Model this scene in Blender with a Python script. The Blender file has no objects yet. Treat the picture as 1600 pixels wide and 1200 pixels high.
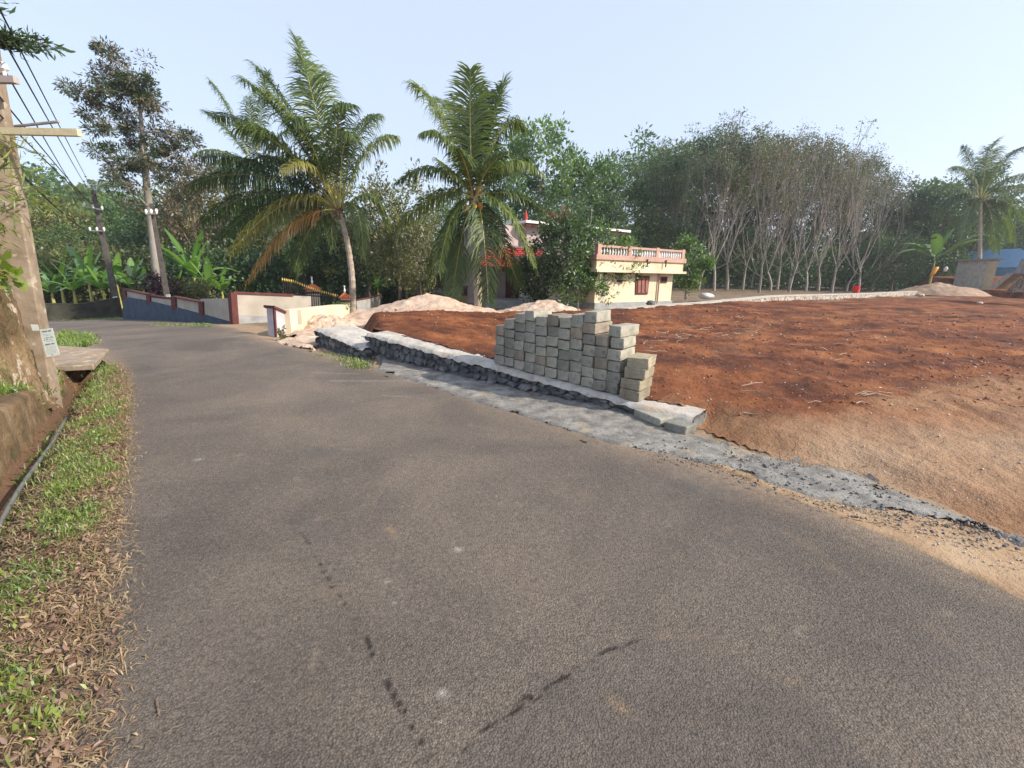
import bpy, math, random
import numpy as np
from mathutils import Vector, Matrix
C = bpy.context.scene.collection
sc = bpy.context.scene
rad = math.radians

# ------------------------------------------------------------------ camera
PIT, ROL, EYE, FPX = rad(13.7), rad(1.2), 1.7, 720.0
Fw = np.array([0, math.cos(PIT), -math.sin(PIT)]); U0 = np.array([0, math.sin(PIT), math.cos(PIT)]); R0 = np.array([1., 0, 0])
Rt = math.cos(ROL)*R0 + math.sin(ROL)*U0; Up = math.cos(ROL)*U0 - math.sin(ROL)*R0
CAM = np.array([0, 0, EYE])
cd = bpy.data.cameras.new('camera'); cam = bpy.data.objects.new('camera', cd); C.objects.link(cam)
cd.sensor_fit = 'HORIZONTAL'; cd.sensor_width = 36; cd.lens = 36*FPX/1600; cd.clip_start = 0.05; cd.clip_end = 3000
cam.matrix_world = Matrix(((Rt[0], Up[0], -Fw[0], CAM[0]), (Rt[1], Up[1], -Fw[1], CAM[1]), (Rt[2], Up[2], -Fw[2], CAM[2]), (0, 0, 0, 1)))
sc.camera = cam
# ------------------------------------------------------------------ sky, sun, exposure
SUN_AZ, SUN_EL = -16.0, 34.0          # degrees: azimuth from +X towards +Y, elevation
w = bpy.data.worlds.new('World'); sc.world = w; w.use_nodes = True
nt = w.node_tree; nt.nodes.clear()
sky = nt.nodes.new('ShaderNodeTexSky'); sky.sky_type = 'NISHITA'; sky.sun_disc = False
sky.sun_elevation = rad(SUN_EL); sky.sun_rotation = rad(90-SUN_AZ); sky.altitude = 0
sky.air_density = 1.0; sky.dust_density = 1.6; sky.ozone_density = 1.0
bg = nt.nodes.new('ShaderNodeBackground'); bg.inputs[1].default_value = 0.15
wo = nt.nodes.new('ShaderNodeOutputWorld')
veil = nt.nodes.new('ShaderNodeMix'); veil.data_type = 'RGBA'; veil.inputs[0].default_value = .58; veil.inputs[7].default_value = (4.8, 5.4, 6.75, 1)   # thin pale overcast veil
nt.links.new(sky.outputs[0], veil.inputs[6]); nt.links.new(veil.outputs[2], bg.inputs[0]); nt.links.new(bg.outputs[0], wo.inputs[0])
sl = bpy.data.lights.new('sun', 'SUN'); sl.energy = 4.9; sl.angle = rad(0.6); sl.color = (1.0, 0.9, 0.76)
sun = bpy.data.objects.new('sun', sl); C.objects.link(sun)
sdir = Vector((math.cos(rad(SUN_EL))*math.cos(rad(SUN_AZ)), math.cos(rad(SUN_EL))*math.sin(rad(SUN_AZ)), math.sin(rad(SUN_EL))))
sun.rotation_euler = sdir.to_track_quat('Z', 'Y').to_euler()
sc.view_settings.view_transform = 'Standard'; sc.view_settings.look = 'None'
sc.view_settings.exposure = 0.45; sc.view_settings.gamma = 1.0

# ------------------------------------------------------------------ terrain and pixel helpers
def sp(x, k=1.5): return np.log1p(np.exp(np.clip(x*k, -30, 30)))/k
def h0(x, y):
    x = np.asarray(x, float); y = np.asarray(y, float)
    s = -.75*x + .66*y; t = .75*x + .66*y
    lf = 1/(1+np.exp(np.clip((x+1)/2.5, -30, 30)))      # the land falls away on the left
    d = np.hypot(x, y)
    return -.06*np.minimum(sp(s-13), 30)*lf + .02*np.minimum(sp(t-8.5), 70)
def ray(px, py): return Fw + Rt*(px-800)/FPX + Up*(600-py)/FPX
def G(px, py, dz=0.0):
    d = ray(px, py); t = 0.5; st = .05
    while t < 400:
        p = CAM + d*t
        if p[2] <= h0(p[0], p[1]) + dz: break
        t += st; st *= 1.01
    a, b = t-st*1.05, t
    for _ in range(30):
        m = (a+b)/2; p = CAM + d*m
        if p[2] <= h0(p[0], p[1]) + dz: b = m
        else: a = m
    return CAM + d*b
def D(px, py, Y): d = ray(px, py); return CAM + d*(Y/d[1])
def proj(p):
    v = np.asarray(p, float)-CAM; ww = v@Fw
    return 800+FPX*(v@Rt)/ww, 600-FPX*(v@Up)/ww
def zat(P, py):                       # height above P's foot where the vertical through P reaches pixel row py
    a, b = P[2]-3, P[2]+60
    for _ in range(50):
        m = (a+b)/2
        if (np.array((P[0], P[1], m))-CAM)@Fw > .05 and proj((P[0], P[1], m))[1] > py: a = m
        else: b = m
    return a
def onplane(px, py, A, B):            # (u, z) on the vertical plane through A and B
    A = np.array(A); B = np.array(B); e = (B-A)[:2]; L = np.hypot(*e); e = e/L; n = np.array([-e[1], e[0]])
    d = ray(px, py); t = ((A[:2]-CAM[:2])@n)/(d[:2]@n); p = CAM+d*t
    return (p[:2]-A[:2])@e, p[2]

# ------------------------------------------------------------------ numpy noise
_rs = np.random.RandomState(7); _T = _rs.rand(256, 256)
def vn(x, y):
    xi = np.floor(x).astype(int); yi = np.floor(y).astype(int); fx = x-xi; fy = y-yi
    fx = fx*fx*(3-2*fx); fy = fy*fy*(3-2*fy)
    g = lambda i, j: _T[i % 256, j % 256]
    return (g(xi, yi)*(1-fx)+g(xi+1, yi)*fx)*(1-fy)+(g(xi, yi+1)*(1-fx)+g(xi+1, yi+1)*fx)*fy
def fbm(x, y, o=4):
    s = 0; a = .5; x = np.asarray(x, float); y = np.asarray(y, float)
    for i in range(o): s = s + a*(vn(x*2**i+17*i, y*2**i+5*i)-.5); a *= .5
    return s*2
def seg_d(x, y, P):                   # distance to a polyline, signed + on its left side
    best = np.full(np.shape(x), 1e9); sg = np.zeros(np.shape(x))
    for (a, b) in zip(P[:-1], P[1:]):
        dx, dy = b[0]-a[0], b[1]-a[1]; L2 = dx*dx+dy*dy
        t = np.clip(((x-a[0])*dx+(y-a[1])*dy)/L2, 0, 1); qx = a[0]+t*dx; qy = a[1]+t*dy
        d = np.hypot(x-qx, y-qy); m = d < best; best = np.where(m, d, best)
        cr = dx*(y-a[1])-dy*(x-a[0]); sg = np.where(m, np.sign(cr), sg)
    return best*sg
def sstep(a, b, x): t = np.clip((x-a)/(b-a), 0, 1); return t*t*(3-2*t)
def inpoly(x, y, P):
    x = np.asarray(x); y = np.asarray(y); r = np.zeros(x.shape, bool)
    for i in range(len(P)):
        x1, y1 = P[i][:2]; x2, y2 = P[(i+1) % len(P)][:2]
        if y1 == y2: continue
        c_ = ((y1 > y) != (y2 > y)) & (x < (x2-x1)*(y-y1)/(y2-y1)+x1); r ^= c_
    return r

# ------------------------------------------------------------------ materials
def NT(name):
    m = bpy.data.materials.new(name); m.use_nodes = True; n = m.node_tree; n.nodes.clear()
    return m, n, n.nodes, n.links
def ramp(n, stops):
    r = n.nodes.new('ShaderNodeValToRGB'); e = r.color_ramp.elements
    while len(e) < len(stops): e.new(.5)
    for el, (p, c) in zip(e, stops): el.position = p; el.color = (*c, 1) if len(c) == 3 else c
    return r
def noise(n, co, scale, detail=5, rough=.6, dist=0):
    t = n.nodes.new('ShaderNodeTexNoise'); t.inputs['Scale'].default_value = scale; t.inputs['Detail'].default_value = detail
    t.inputs['Roughness'].default_value = rough; t.inputs['Distortion'].default_value = dist
    n.links.new(co, t.inputs['Vector']); return t
def mixc(n, f, a, b, mode='MIX'):
    x = n.nodes.new('ShaderNodeMix'); x.data_type = 'RGBA'; x.blend_type = mode
    for s, v in ((0, f), (6, a), (7, b)):
        if hasattr(v, 'links'): n.links.new(v, x.inputs[s])
        else: x.inputs[s].default_value = v if s == 0 else (*v, 1)
    return x.outputs[2]
def math_(n, op, a, b=None, clamp=False):
    x = n.nodes.new('ShaderNodeMath'); x.operation = op; x.use_clamp = clamp
    for i, v in enumerate((a, b)):
        if v is None: continue
        if hasattr(v, 'links'): n.links.new(v, x.inputs[i])
        else: x.inputs[i].default_value = v
    return x.outputs[0]
def mat(name, stops, scale=4, bump=.3, bscale=30, rough=.85, bdist=.02, spots=None, attr=None, detail=6, spec=.3, stretch=None, bump2=None):
    """noise ramp colour + optional dark/light spots + attribute blends + noise bump"""
    m, n, N, L = NT(name)
    tc = N.new('ShaderNodeTexCoord'); co = tc.outputs['Object']
    if stretch:
        mp = N.new('ShaderNodeMapping'); mp.inputs['Scale'].default_value = stretch; L.new(co, mp.inputs[0]); co = mp.outputs[0]
    t = noise(n, co, scale, detail); r = ramp(n, stops); L.new(t.outputs[0], r.inputs[0]); col = r.outputs[0]
    for s in (spots or []):            # (scale, lo, hi, colour, strength)
        t2 = noise(n, co, s[0], 3, .5); r2 = ramp(n, [(s[1], (0, 0, 0)), (s[2], (1, 1, 1))]); L.new(t2.outputs[0], r2.inputs[0])
        col = mixc(n, math_(n, 'MULTIPLY', r2.outputs[0], s[4]), col, s[3])
    for (an, c2, sc2) in (attr or []):  # blend towards colour c2 by attribute an broken up with noise
        a = N.new('ShaderNodeAttribute'); a.attribute_name = an
        t3 = noise(n, co, sc2, 6, .7)
        f = math_(n, 'ADD', a.outputs['Fac'], math_(n, 'MULTIPLY', math_(n, 'SUBTRACT', t3.outputs[0], .5), 1.3))
        f = math_(n, 'MULTIPLY', f, a.outputs['Fac'], True)
        f = math_(n, 'MULTIPLY', f, 1.6, True)
        t4 = noise(n, co, sc2*5, 5, .6); c2m = mixc(n, t4.outputs[0], tuple(v*.72 for v in c2), tuple(min(1, v*1.25) for v in c2))
        col = mixc(n, f, col, c2m)
    p = N.new('ShaderNodeBsdfPrincipled'); p.inputs['Roughness'].default_value = rough; p.inputs['Specular IOR Level'].default_value = spec
    L.new(col, p.inputs['Base Color'])
    b1 = None
    if bump:
        bt = noise(n, co, bscale, 6, .65); bp = N.new('ShaderNodeBump'); bp.inputs['Strength'].default_value = bump; bp.inputs['Distance'].default_value = bdist
        L.new(bt.outputs[0], bp.inputs['Height']); b1 = bp
        if bump2:
            bt2 = noise(n, co, bump2[0], 4, .6); bq = N.new('ShaderNodeBump'); bq.inputs['Strength'].default_value = bump2[1]; bq.inputs['Distance'].default_value = bump2[2]
            L.new(bt2.outputs[0], bq.inputs['Height']); L.new(bp.outputs[0], bq.inputs['Normal']); b1 = bq
        L.new(b1.outputs[0], p.inputs['Normal'])
    o = N.new('ShaderNodeOutputMaterial'); L.new(p.outputs[0], o.inputs[0])
    return m
def vary(m, amt):
    n = m.node_tree; p = [q for q in n.nodes if q.type == 'BSDF_PRINCIPLED'][0]; src = p.inputs['Base Color'].links[0].from_socket
    oi = n.nodes.new('ShaderNodeObjectInfo'); r = ramp(n, [(0, (1-amt,)*3), (.5, (1, 1, 1)), (1, (1+amt, 1+amt*.9, 1+amt*.7))]); n.links.new(oi.outputs['Random'], r.inputs[0])
    n.links.new(mixc(n, 1.0, src, r.outputs[0], 'MULTIPLY'), p.inputs['Base Color'])
def leafmat(name, dark, mid, light, trans=.35, clump=.5, rough=.55, gloss=.06):
    m, n, N, L = NT(name)
    a = N.new('ShaderNodeAttribute'); a.attribute_name = 'tint'
    tc = N.new('ShaderNodeTexCoord'); t = noise(n, tc.outputs['Object'], clump, 3)
    oi = N.new('ShaderNodeObjectInfo')
    f = math_(n, 'ADD', math_(n, 'MULTIPLY', a.outputs['Fac'], .6), math_(n, 'MULTIPLY', t.outputs[0], .45))
    f = math_(n, 'ADD', f, math_(n, 'MULTIPLY', math_(n, 'SUBTRACT', oi.outputs['Random'], .5), .22))
    r = ramp(n, [(.2, dark), (.52, mid), (.88, light)]); L.new(f, r.inputs[0])
    d = N.new('ShaderNodeBsdfDiffuse'); tr = N.new('ShaderNodeBsdfTranslucent'); g = N.new('ShaderNodeBsdfGlossy')
    g.inputs['Roughness'].default_value = rough; g.inputs['Color'].default_value = (.9, .95, 1, 1)
    L.new(r.outputs[0], d.inputs[0])
    tcol = mixc(n, 1.0, r.outputs[0], (1.35, 1.5, .7), 'MULTIPLY'); L.new(tcol, tr.inputs[0])
    ms = N.new('ShaderNodeMixShader'); ms.inputs[0].default_value = trans; L.new(d.outputs[0], ms.inputs[1]); L.new(tr.outputs[0], ms.inputs[2])
    mg = N.new('ShaderNodeMixShader'); mg.inputs[0].default_value = gloss; L.new(ms.outputs[0], mg.inputs[1]); L.new(g.outputs[0], mg.inputs[2])
    o = N.new('ShaderNodeOutputMaterial'); L.new(mg.outputs[0], o.inputs[0]); return m

M = {}
M['ground'] = mat('soil_mixed', [(.3, (.10, .075, .05)), (.5, (.19, .135, .09)), (.7, (.29, .21, .14))], 1.5, .6, 22, bdist=.03,
                  attr=[('tan', (.34, .235, .145), 1.2), ('litter', (.15, .085, .05), 3), ('moss', (.07, .10, .025), 1.5)], bump2=(90, .5, .01))
M['road'] = None
M['apron'] = mat('apron_concrete', [(.3, (.12, .113, .102)), (.5, (.225, .212, .19)), (.7, (.35, .33, .295))], 5, .8, 26, bdist=.03, bump2=(110, .7, .008),
                 spots=[(14, .58, .66, (.10, .10, .105), .6), (3, .6, .7, (.42, .33, .22), .5)])
M['field'] = mat('red_soil', [(.32, (.045, .013, .005)), (.45, (.125, .037, .013)), (.57, (.22, .072, .022)), (.74, (.36, .145, .052))], 1.1, 1.0, 7, bdist=.09, detail=9,
                 attr=[('tan', (.30, .155, .075), .9), ('pale', (.42, .29, .185), 1.2)], bump2=(45, .8, .02), spots=[(16, .68, .72, (.40, .25, .15), .35)])
M['sand'] = mat('quarry_sand', [(.3, (.37, .26, .185)), (.5, (.52, .385, .29)), (.7, (.63, .49, .385))], 3, .9, 9, bdist=.05, bump2=(60, .7, .012), spots=[(9, .6, .68, (.40, .25, .16), .6)])
M['concrete'] = mat('concrete', [(.3, (.40, .38, .35)), (.5, (.55, .53, .49)), (.7, (.66, .64, .60))], 3, .5, 30, bdist=.01, spots=[(7, .58, .7, (.28, .25, .21), .5), (40, .6, .66, (.25, .24, .22), .35)])
M['screed'] = mat('mortar_screed', [(.3, (.34, .315, .275)), (.5, (.47, .44, .39)), (.7, (.57, .535, .48))], 4, .9, 30, bdist=.02, bump2=(110, .7, .008), spots=[(9, .58, .68, (.25, .22, .19), .6), (3, .55, .72, (.42, .28, .17), .6)])
M['rough_conc'] = mat('old_concrete', [(.3, (.085, .055, .03)), (.5, (.18, .12, .065)), (.7, (.29, .21, .125))], 3.5, .9, 16, bdist=.03, spots=[(5, .55, .7, (.07, .08, .03), .7)], bump2=(70, .6, .01))
M['block'] = mat('cement_block', [(.3, (.20, .195, .16)), (.5, (.29, .28, .235)), (.7, (.38, .365, .31))], 5, 1.0, 30, bdist=.014, bump2=(140, .8, .005), spots=[(12, .6, .7, (.12, .11, .09), .5)])
M['block2'] = mat('cement_block_warm', [(.3, (.22, .19, .13)), (.5, (.31, .27, .19)), (.7, (.40, .36, .26))], 6, 1.0, 26, bdist=.018, bump2=(140, .8, .005))
M['block3'] = mat('cement_block_brown', [(.3, (.17, .14, .11)), (.5, (.24, .20, .16)), (.7, (.32, .28, .22))], 6, 1.0, 26, bdist=.014, bump2=(140, .8, .005))
for k_ in ('block', 'block2', 'block3'): vary(M[k_], .28)
M['stone'] = mat('quarry_rubble', [(.3, (.055, .06, .065)), (.5, (.13, .135, .14)), (.7, (.26, .26, .26))], 4, .9, 18, bdist=.03, spots=[(2.2, .55, .65, (.34, .31, .27), .6)])
M['mortar'] = mat('rubble_mortar', [(.3, (.09, .09, .09)), (.6, (.19, .185, .18)), (.8, (.32, .31, .3))], 8, .9, 30, bdist=.02)
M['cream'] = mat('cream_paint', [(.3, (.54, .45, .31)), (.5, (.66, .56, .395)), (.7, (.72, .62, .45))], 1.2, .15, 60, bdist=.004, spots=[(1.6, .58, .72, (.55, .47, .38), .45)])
M['panel'] = mat('shade_toned_panel_paint', [(.3, (.32, .28, .235)), (.5, (.39, .345, .29)), (.7, (.44, .39, .34))], 1.4, .15, 60, bdist=.004, spots=[(2.5, .6, .75, (.35, .3, .25), .4)])  # paint lowered in tone to stand in for tree shade on the walls
M['maroon'] = mat('maroon_paint', [(.3, (.075, .024, .022)), (.6, (.13, .042, .036)), (.8, (.19, .075, .062))], 4, .2, 40, bdist=.004)
M['pink'] = mat('terracotta_paint', [(.3, (.40, .245, .19)), (.6, (.49, .32, .25)), (.8, (.55, .39, .32))], 4, .2, 40, bdist=.004)
M['blue'] = mat('slate_blue_paint', [(.3, (.035, .055, .085)), (.6, (.06, .085, .125)), (.8, (.09, .12, .16))], 3, .3, 30, bdist=.006)
M['mauve'] = mat('mauve_plaster', [(.3, (.34, .27, .26)), (.6, (.44, .36, .35)), (.8, (.5, .42, .41))], 2, .2, 40, bdist=.005)
M['grey'] = mat('grey_plaster', [(.3, (.24, .24, .24)), (.6, (.36, .36, .35)), (.8, (.45, .45, .44))], 3, .4, 30, bdist=.008)
M['lav'] = mat('lavender_plaster', [(.3, (.40, .36, .38)), (.6, (.50, .46, .48)), (.8, (.56, .52, .53))], 3, .2, 40, bdist=.005)
M['shutter'] = mat('brown_shutter', [(.3, (.22, .09, .07)), (.7, (.33, .15, .12))], 5, .3, 30)
M['tile'] = mat('red_roof_tile', [(.3, (.30, .03, .03)), (.6, (.44, .06, .055)), (.8, (.52, .10, .08))], 5, .3, 20, bdist=.01)
M['orange_tile'] = mat('orange_roof_tile', [(.3, (.36, .09, .03)), (.6, (.55, .16, .06)), (.8, (.62, .24, .1))], 12, .5, 40, bdist=.01)
M['white'] = mat('white_paint', [(.3, (.66, .66, .64)), (.7, (.8, .8, .78))], 6, .1, 40)
M['dark'] = mat('dark_opening', [(.3, (.012, .01, .01)), (.7, (.03, .025, .022))], 6, .1, 40)
M['iron'] = mat('dark_iron', [(.3, (.02, .017, .016)), (.7, (.045, .035, .03))], 12, .2, 60, rough=.5)
M['gold'] = mat('gold_paint', [(.3, (.6, .38, .08)), (.7, (.78, .55, .15))], 12, .2, 60, rough=.5)
M['steel'] = mat('galvanised_steel', [(.3, (.22, .21, .20)), (.7, (.36, .34, .31))], 12, .2, 60, rough=.5)
M['arm'] = mat('painted_steel_arm', [(.3, (.50, .42, .25)), (.7, (.68, .58, .38))], 12, .2, 60, rough=.6)
M['pipe'] = mat('grey_plastic_pipe', [(.3, (.10, .105, .10)), (.7, (.18, .185, .17))], 9, .2, 60, rough=.5)
M['pole'] = mat('weathered_pole_concrete', [(.3, (.19, .145, .10)), (.5, (.30, .235, .17)), (.7, (.40, .33, .25))], 3, .6, 30, bdist=.01,
                spots=[(7, .60, .66, (.55, .48, .36), .6), (3, .56, .68, (.17, .12, .07), .65), (2.1, .62, .70, (.42, .16, .04), .7)])
M['darkpole'] = mat('grey_pole_concrete', [(.3, (.05, .045, .04)), (.7, (.12, .105, .095))], 5, .4, 30, bdist=.01)
M['paper'] = mat('paper', [(.3, (.68, .72, .66)), (.7, (.80, .82, .76))], 9, .1, 60)
M['ink'] = mat('ink', [(.3, (.16, .19, .19)), (.7, (.30, .33, .32))], 60, 0)
M['bluesheet'] = mat('blue_metal_sheet', [(.3, (.17, .33, .56)), (.7, (.25, .43, .66))], 2, .1, 40, rough=.5)
M['red'] = mat('red_plastic', [(.3, (.62, .02, .02)), (.7, (.75, .05, .04))], 4, .1, 40, rough=.5)
M['orange'] = mat('orange_plastic', [(.3, (.60, .25, .03)), (.7, (.75, .35, .05))], 4, .1, 40, rough=.5)
M['bark'] = mat('bark', [(.3, (.10, .07, .05)), (.5, (.19, .14, .10)), (.7, (.30, .24, .18))], 3, 1, 12, bdist=.03, stretch=(1, 1, .35), bump2=(50, .6, .01))
M['bigbark'] = mat('mossy_old_bark', [(.28, (.07, .04, .022)), (.45, (.15, .095, .052)), (.6, (.23, .155, .088)), (.75, (.34, .25, .155))], 4.5, 1, 9, bdist=.06, stretch=(1, 1, .35),
                   spots=[(5, .5, .60, (.09, .07, .03), .75), (2.2, .5, .66, (.16, .15, .05), .5), (15, .58, .66, (.52, .46, .36), .75)], bump2=(30, 1, .04))
M['palebark'] = mat('pale_bark', [(.3, (.17, .15, .125)), (.5, (.29, .26, .22)), (.7, (.41, .375, .33))], 2, .6, 14, bdist=.02, stretch=(1, 1, .3), spots=[(1.2, .5, .7, (.10, .09, .075), .8)])
M['palmbark'] = mat('palm_bark', [(.3, (.24, .19, .145)), (.5, (.38, .31, .24)), (.7, (.50, .43, .35))], 5, .6, 20, bdist=.015, stretch=(1, 1, 3))
M['fibre'] = mat('palm_fibre', [(.3, (.11, .055, .03)), (.7, (.30, .18, .10))], 14, .8, 30, bdist=.02)
M['leafA'] = leafmat('leaf_dark_green', (.022, .048, .018), (.052, .102, .030), (.13, .20, .05))
M['leafB'] = leafmat('leaf_fresh_green', (.030, .068, .015), (.080, .155, .030), (.20, .29, .06))
M['leafC'] = leafmat('leaf_olive', (.055, .065, .016), (.135, .145, .034), (.29, .26, .06))
M['leafD'] = leafmat('leaf_bronze', (.05, .045, .02), (.115, .095, .045), (.26, .17, .08), trans=.3)
M['leafE'] = leafmat('leaf_grey_green', (.035, .052, .024), (.080, .100, .042), (.16, .165, .07), trans=.3)
M['leafP'] = leafmat('leaf_purple', (.02, .004, .008), (.05, .010, .02), (.11, .03, .04), trans=.2)
M['frond'] = leafmat('frond_green', (.042, .070, .018), (.10, .145, .036), (.23, .27, .08), trans=.35, gloss=.03, rough=.5)
M['frondD'] = leafmat('frond_dark_green', (.030, .055, .018), (.068, .108, .032), (.11, .165, .06), trans=.3, gloss=.03, rough=.5)
M['frondY'] = leafmat('frond_yellow_green', (.10, .11, .02), (.26, .24, .045), (.46, .38, .10), trans=.35, gloss=.08, rough=.4)
M['frondO'] = leafmat('frond_dry_orange', (.14, .07, .02), (.36, .18, .04), (.52, .32, .10), trans=.3)
M['rachis'] = mat('frond_rib', [(.3, (.28, .26, .07)), (.7, (.50, .42, .13))], 9, .1, 40, rough=.5)
M['banana'] = leafmat('banana_leaf', (.04, .11, .02), (.10, .22, .035), (.24, .38, .08), trans=.4, gloss=.10, rough=.35)
M['grass'] = leafmat('grass_blades', (.05, .085, .015), (.13, .20, .03), (.30, .36, .07), trans=.35, clump=2.5)
M['straw'] = leafmat('straw', (.12, .075, .035), (.27, .18, .085), (.46, .34, .19), trans=.1, clump=3)
M['litter'] = leafmat('dry_leaves', (.06, .03, .018), (.19, .10, .055), (.42, .29, .18), trans=.08, clump=4)
M['hill'] = mat('wooded_hill', [(.3, (.02, .035, .015)), (.7, (.05, .08, .03))], .4, .5, 1)
M['sack'] = mat('white_sack', [(.3, (.45, .45, .43)), (.7, (.72, .72, .7))], 7, .5, 12, bdist=.03)
M['twig'] = mat('pale_twig', [(.3, (.30, .20, .13)), (.7, (.55, .43, .33))], 8, .2, 40)
M['pebble'] = mat('pebble', [(.3, (.35, .26, .2)), (.7, (.6, .52, .45))], 3, .3, 30)
M['clod'] = mat('soil_clod', [(.3, (.12, .04, .018)), (.7, (.32, .13, .06))], 3, .6, 20)
M['coconut'] = mat('coconut_husk', [(.3, (.30, .15, .03)), (.7, (.55, .33, .07))], 5, .2, 30)

# ------------------------------------------------------------------ object helpers
def tag(o, label=None, cat=None, group=None, kind=None):
    if label: o['label'] = label
    if cat: o['category'] = cat
    if group: o['group'] = group
    if kind: o['kind'] = kind
    return o
def empty(name, loc, label, cat, group=None):
    o = bpy.data.objects.new(name, None); C.objects.link(o); o.location = [float(v) for v in loc]; o.empty_display_size = .2
    bpy.context.view_layer.update()
    return tag(o, label, cat, group)
class MB:                              # mesh collector
    def __init__(s): s.v = []; s.f = []; s.n = 0; s.t = []
    def add(s, V, Fs, tint=None):
        V = np.asarray(V, float); s.v.append(V)
        for f in Fs: s.f.append([i+s.n for i in f])
        s.n += len(V); s.t.append(np.full(len(V), .5 if tint is None else tint))
    def box(s, c, size, rz=0, jit=0, rx=0):
        x, y, z = [q/2 for q in size]
        V = np.array([(a*x, b*y, e*z) for a in (-1, 1) for b in (-1, 1) for e in (-1, 1)], float)
        if jit: V += np.random.uniform(-jit, jit, V.shape)
        if rx: cx, sx = math.cos(rx), math.sin(rx); V = V@np.array([[1, 0, 0], [0, cx, sx], [0, -sx, cx]])
        cz, sz = math.cos(rz), math.sin(rz); V = V@np.array([[cz, sz, 0], [-sz, cz, 0], [0, 0, 1]])+np.array(c)
        s.add(V, [(0, 1, 3, 2), (4, 6, 7, 5), (0, 4, 5, 1), (2, 3, 7, 6), (0, 2, 6, 4), (1, 5, 7, 3)])
    def tube(s, pts, rads, n=8, cap=True, tint=None):
        pts = [np.asarray(p, float) for p in pts]; V = []; k = len(pts)
        ref = None
        for i, p in enumerate(pts):
            d = pts[min(i+1, k-1)]-pts[max(i-1, 0)]; d = d/(np.linalg.norm(d)+1e-9)
            if ref is None: ref = np.array([1., 0, 0]) if abs(d[0]) < .8 else np.array([0, 1., 0])
            a = np.cross(d, ref); a /= np.linalg.norm(a)+1e-9; b = np.cross(d, a); ref = -np.cross(d, a) if False else ref
            for j in range(n):
                t = 2*math.pi*j/n; V.append(p+rads[i]*(math.cos(t)*a+math.sin(t)*b))
        Fs = [(i*n+j, i*n+(j+1) % n, (i+1)*n+(j+1) % n, (i+1)*n+j) for i in range(k-1) for j in range(n)]
        if cap: Fs += [tuple(range(n))[::-1], tuple(range((k-1)*n, k*n))]
        s.add(V, Fs, tint)
    def build(s, name, m, parent=None, smooth=False, bevel=0, quads=None):
        V = np.concatenate(s.v); me = bpy.data.meshes.new(name); me.from_pydata(V.tolist(), [], s.f); me.update()
        return link(name, me, m, parent, smooth, bevel, world=True)
def link(name, me, m, parent=None, smooth=False, bevel=0, world=False):
    if m: me.materials.append(m)
    o = bpy.data.objects.new(name, me); C.objects.link(o)
    if smooth: me.polygons.foreach_set('use_smooth', [True]*len(me.polygons))
    if bevel:
        b = o.modifiers.new('bevel', 'BEVEL'); b.width = bevel; b.segments = 2; b.limit_method = 'ANGLE'
    if parent is not None:
        o.parent = parent
        if world: o.matrix_parent_inverse = parent.matrix_world.inverted()
    else:
        if world and len(me.vertices):    # put the origin at the base centre
            co = np.empty(len(me.vertices)*3); me.vertices.foreach_get('co', co); co = co.reshape(-1, 3)
            c0 = np.array([(co[:, 0].min()+co[:, 0].max())/2, (co[:, 1].min()+co[:, 1].max())/2, co[:, 2].min()])
            me.vertices.foreach_set('co', (co-c0).ravel()); o.location = c0.tolist()
            bpy.context.view_layer.update()
    return o
def fast(name, V, Q, m, tint=None, parent=None, smooth=False, world=False, k=4):
    """mesh from numpy arrays: V (n,3), Q (f,k)"""
    me = bpy.data.meshes.new(name); V = np.asarray(V, np.float32); Q = np.asarray(Q, np.int32)
    me.vertices.add(len(V)); me.vertices.foreach_set('co', V.ravel())
    me.loops.add(Q.size); me.loops.foreach_set('vertex_index', Q.ravel())
    me.polygons.add(len(Q)); me.polygons.foreach_set('loop_start', np.arange(0, Q.size, k, dtype=np.int32)); me.polygons.foreach_set('loop_total', np.full(len(Q), k, np.int32))
    me.update(calc_edges=True)
    if tint is not None:
        at = me.attributes.new('tint', 'FLOAT', 'POINT'); at.data.foreach_set('value', np.asarray(tint, np.float32))
    if smooth: me.polygons.foreach_set('use_smooth', np.ones(len(Q), bool))
    return link(name, me, m, parent, world=world)
def grid_mesh(name, X, Y, Z, m, attrs=None, mask=None, parent=None):
    r, c = X.shape; V = np.stack([X, Y, Z], -1).reshape(-1, 3)
    i = np.arange((r-1)*(c-1)); a = (i//(c-1))*c+i % (c-1); Q = np.stack([a, a+1, a+c+1, a+c], 1)
    if mask is not None: mk = mask.reshape(-1); Q = Q[mk[Q].all(1)]
    o = fast(name, V, Q, m, smooth=True, parent=parent)
    for k_, v in (attrs or {}).items():
        at = o.data.attributes.new(k_, 'FLOAT', 'POINT'); at.data.foreach_set('value', np.asarray(v, np.float32).reshape(-1))
    return o
def copy_tree(o, parent=None):
    c = o.copy(); C.objects.link(c)
    if parent is not None: c.parent = parent
    for ch in list(o.children): copy_tree(ch, c)
    return c
def slab(name, A, B, pts, thick, m, parent, front=0.0, px=True, bevel=0):
    """polygon drawn on the vertical plane A-B (pixels or (u,z)), extruded away from the camera by thick; front = metres proud of the plane"""
    A = np.array(A, float); B = np.array(B, float); e = (B-A)[:2]; e = e/np.hypot(*e); n = np.array([-e[1], e[0]])
    if n@(A[:2]-CAM[:2]) < 0: n = -n
    uz = [onplane(x, y, A, B) for x, y in pts] if px else pts
    k = len(uz); V = []
    for off in (-front, thick-front):
        for u, z in uz: q = A[:2]+e*u+n*off; V.append((q[0], q[1], z))
    Fs = [tuple(range(k)), tuple(range(2*k-1, k-1, -1))]+[(i, (i+1) % k, k+(i+1) % k, k+i) for i in range(k)]
    mb = MB(); mb.add(V, Fs); return mb.build(name, m, parent, bevel=bevel)
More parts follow.
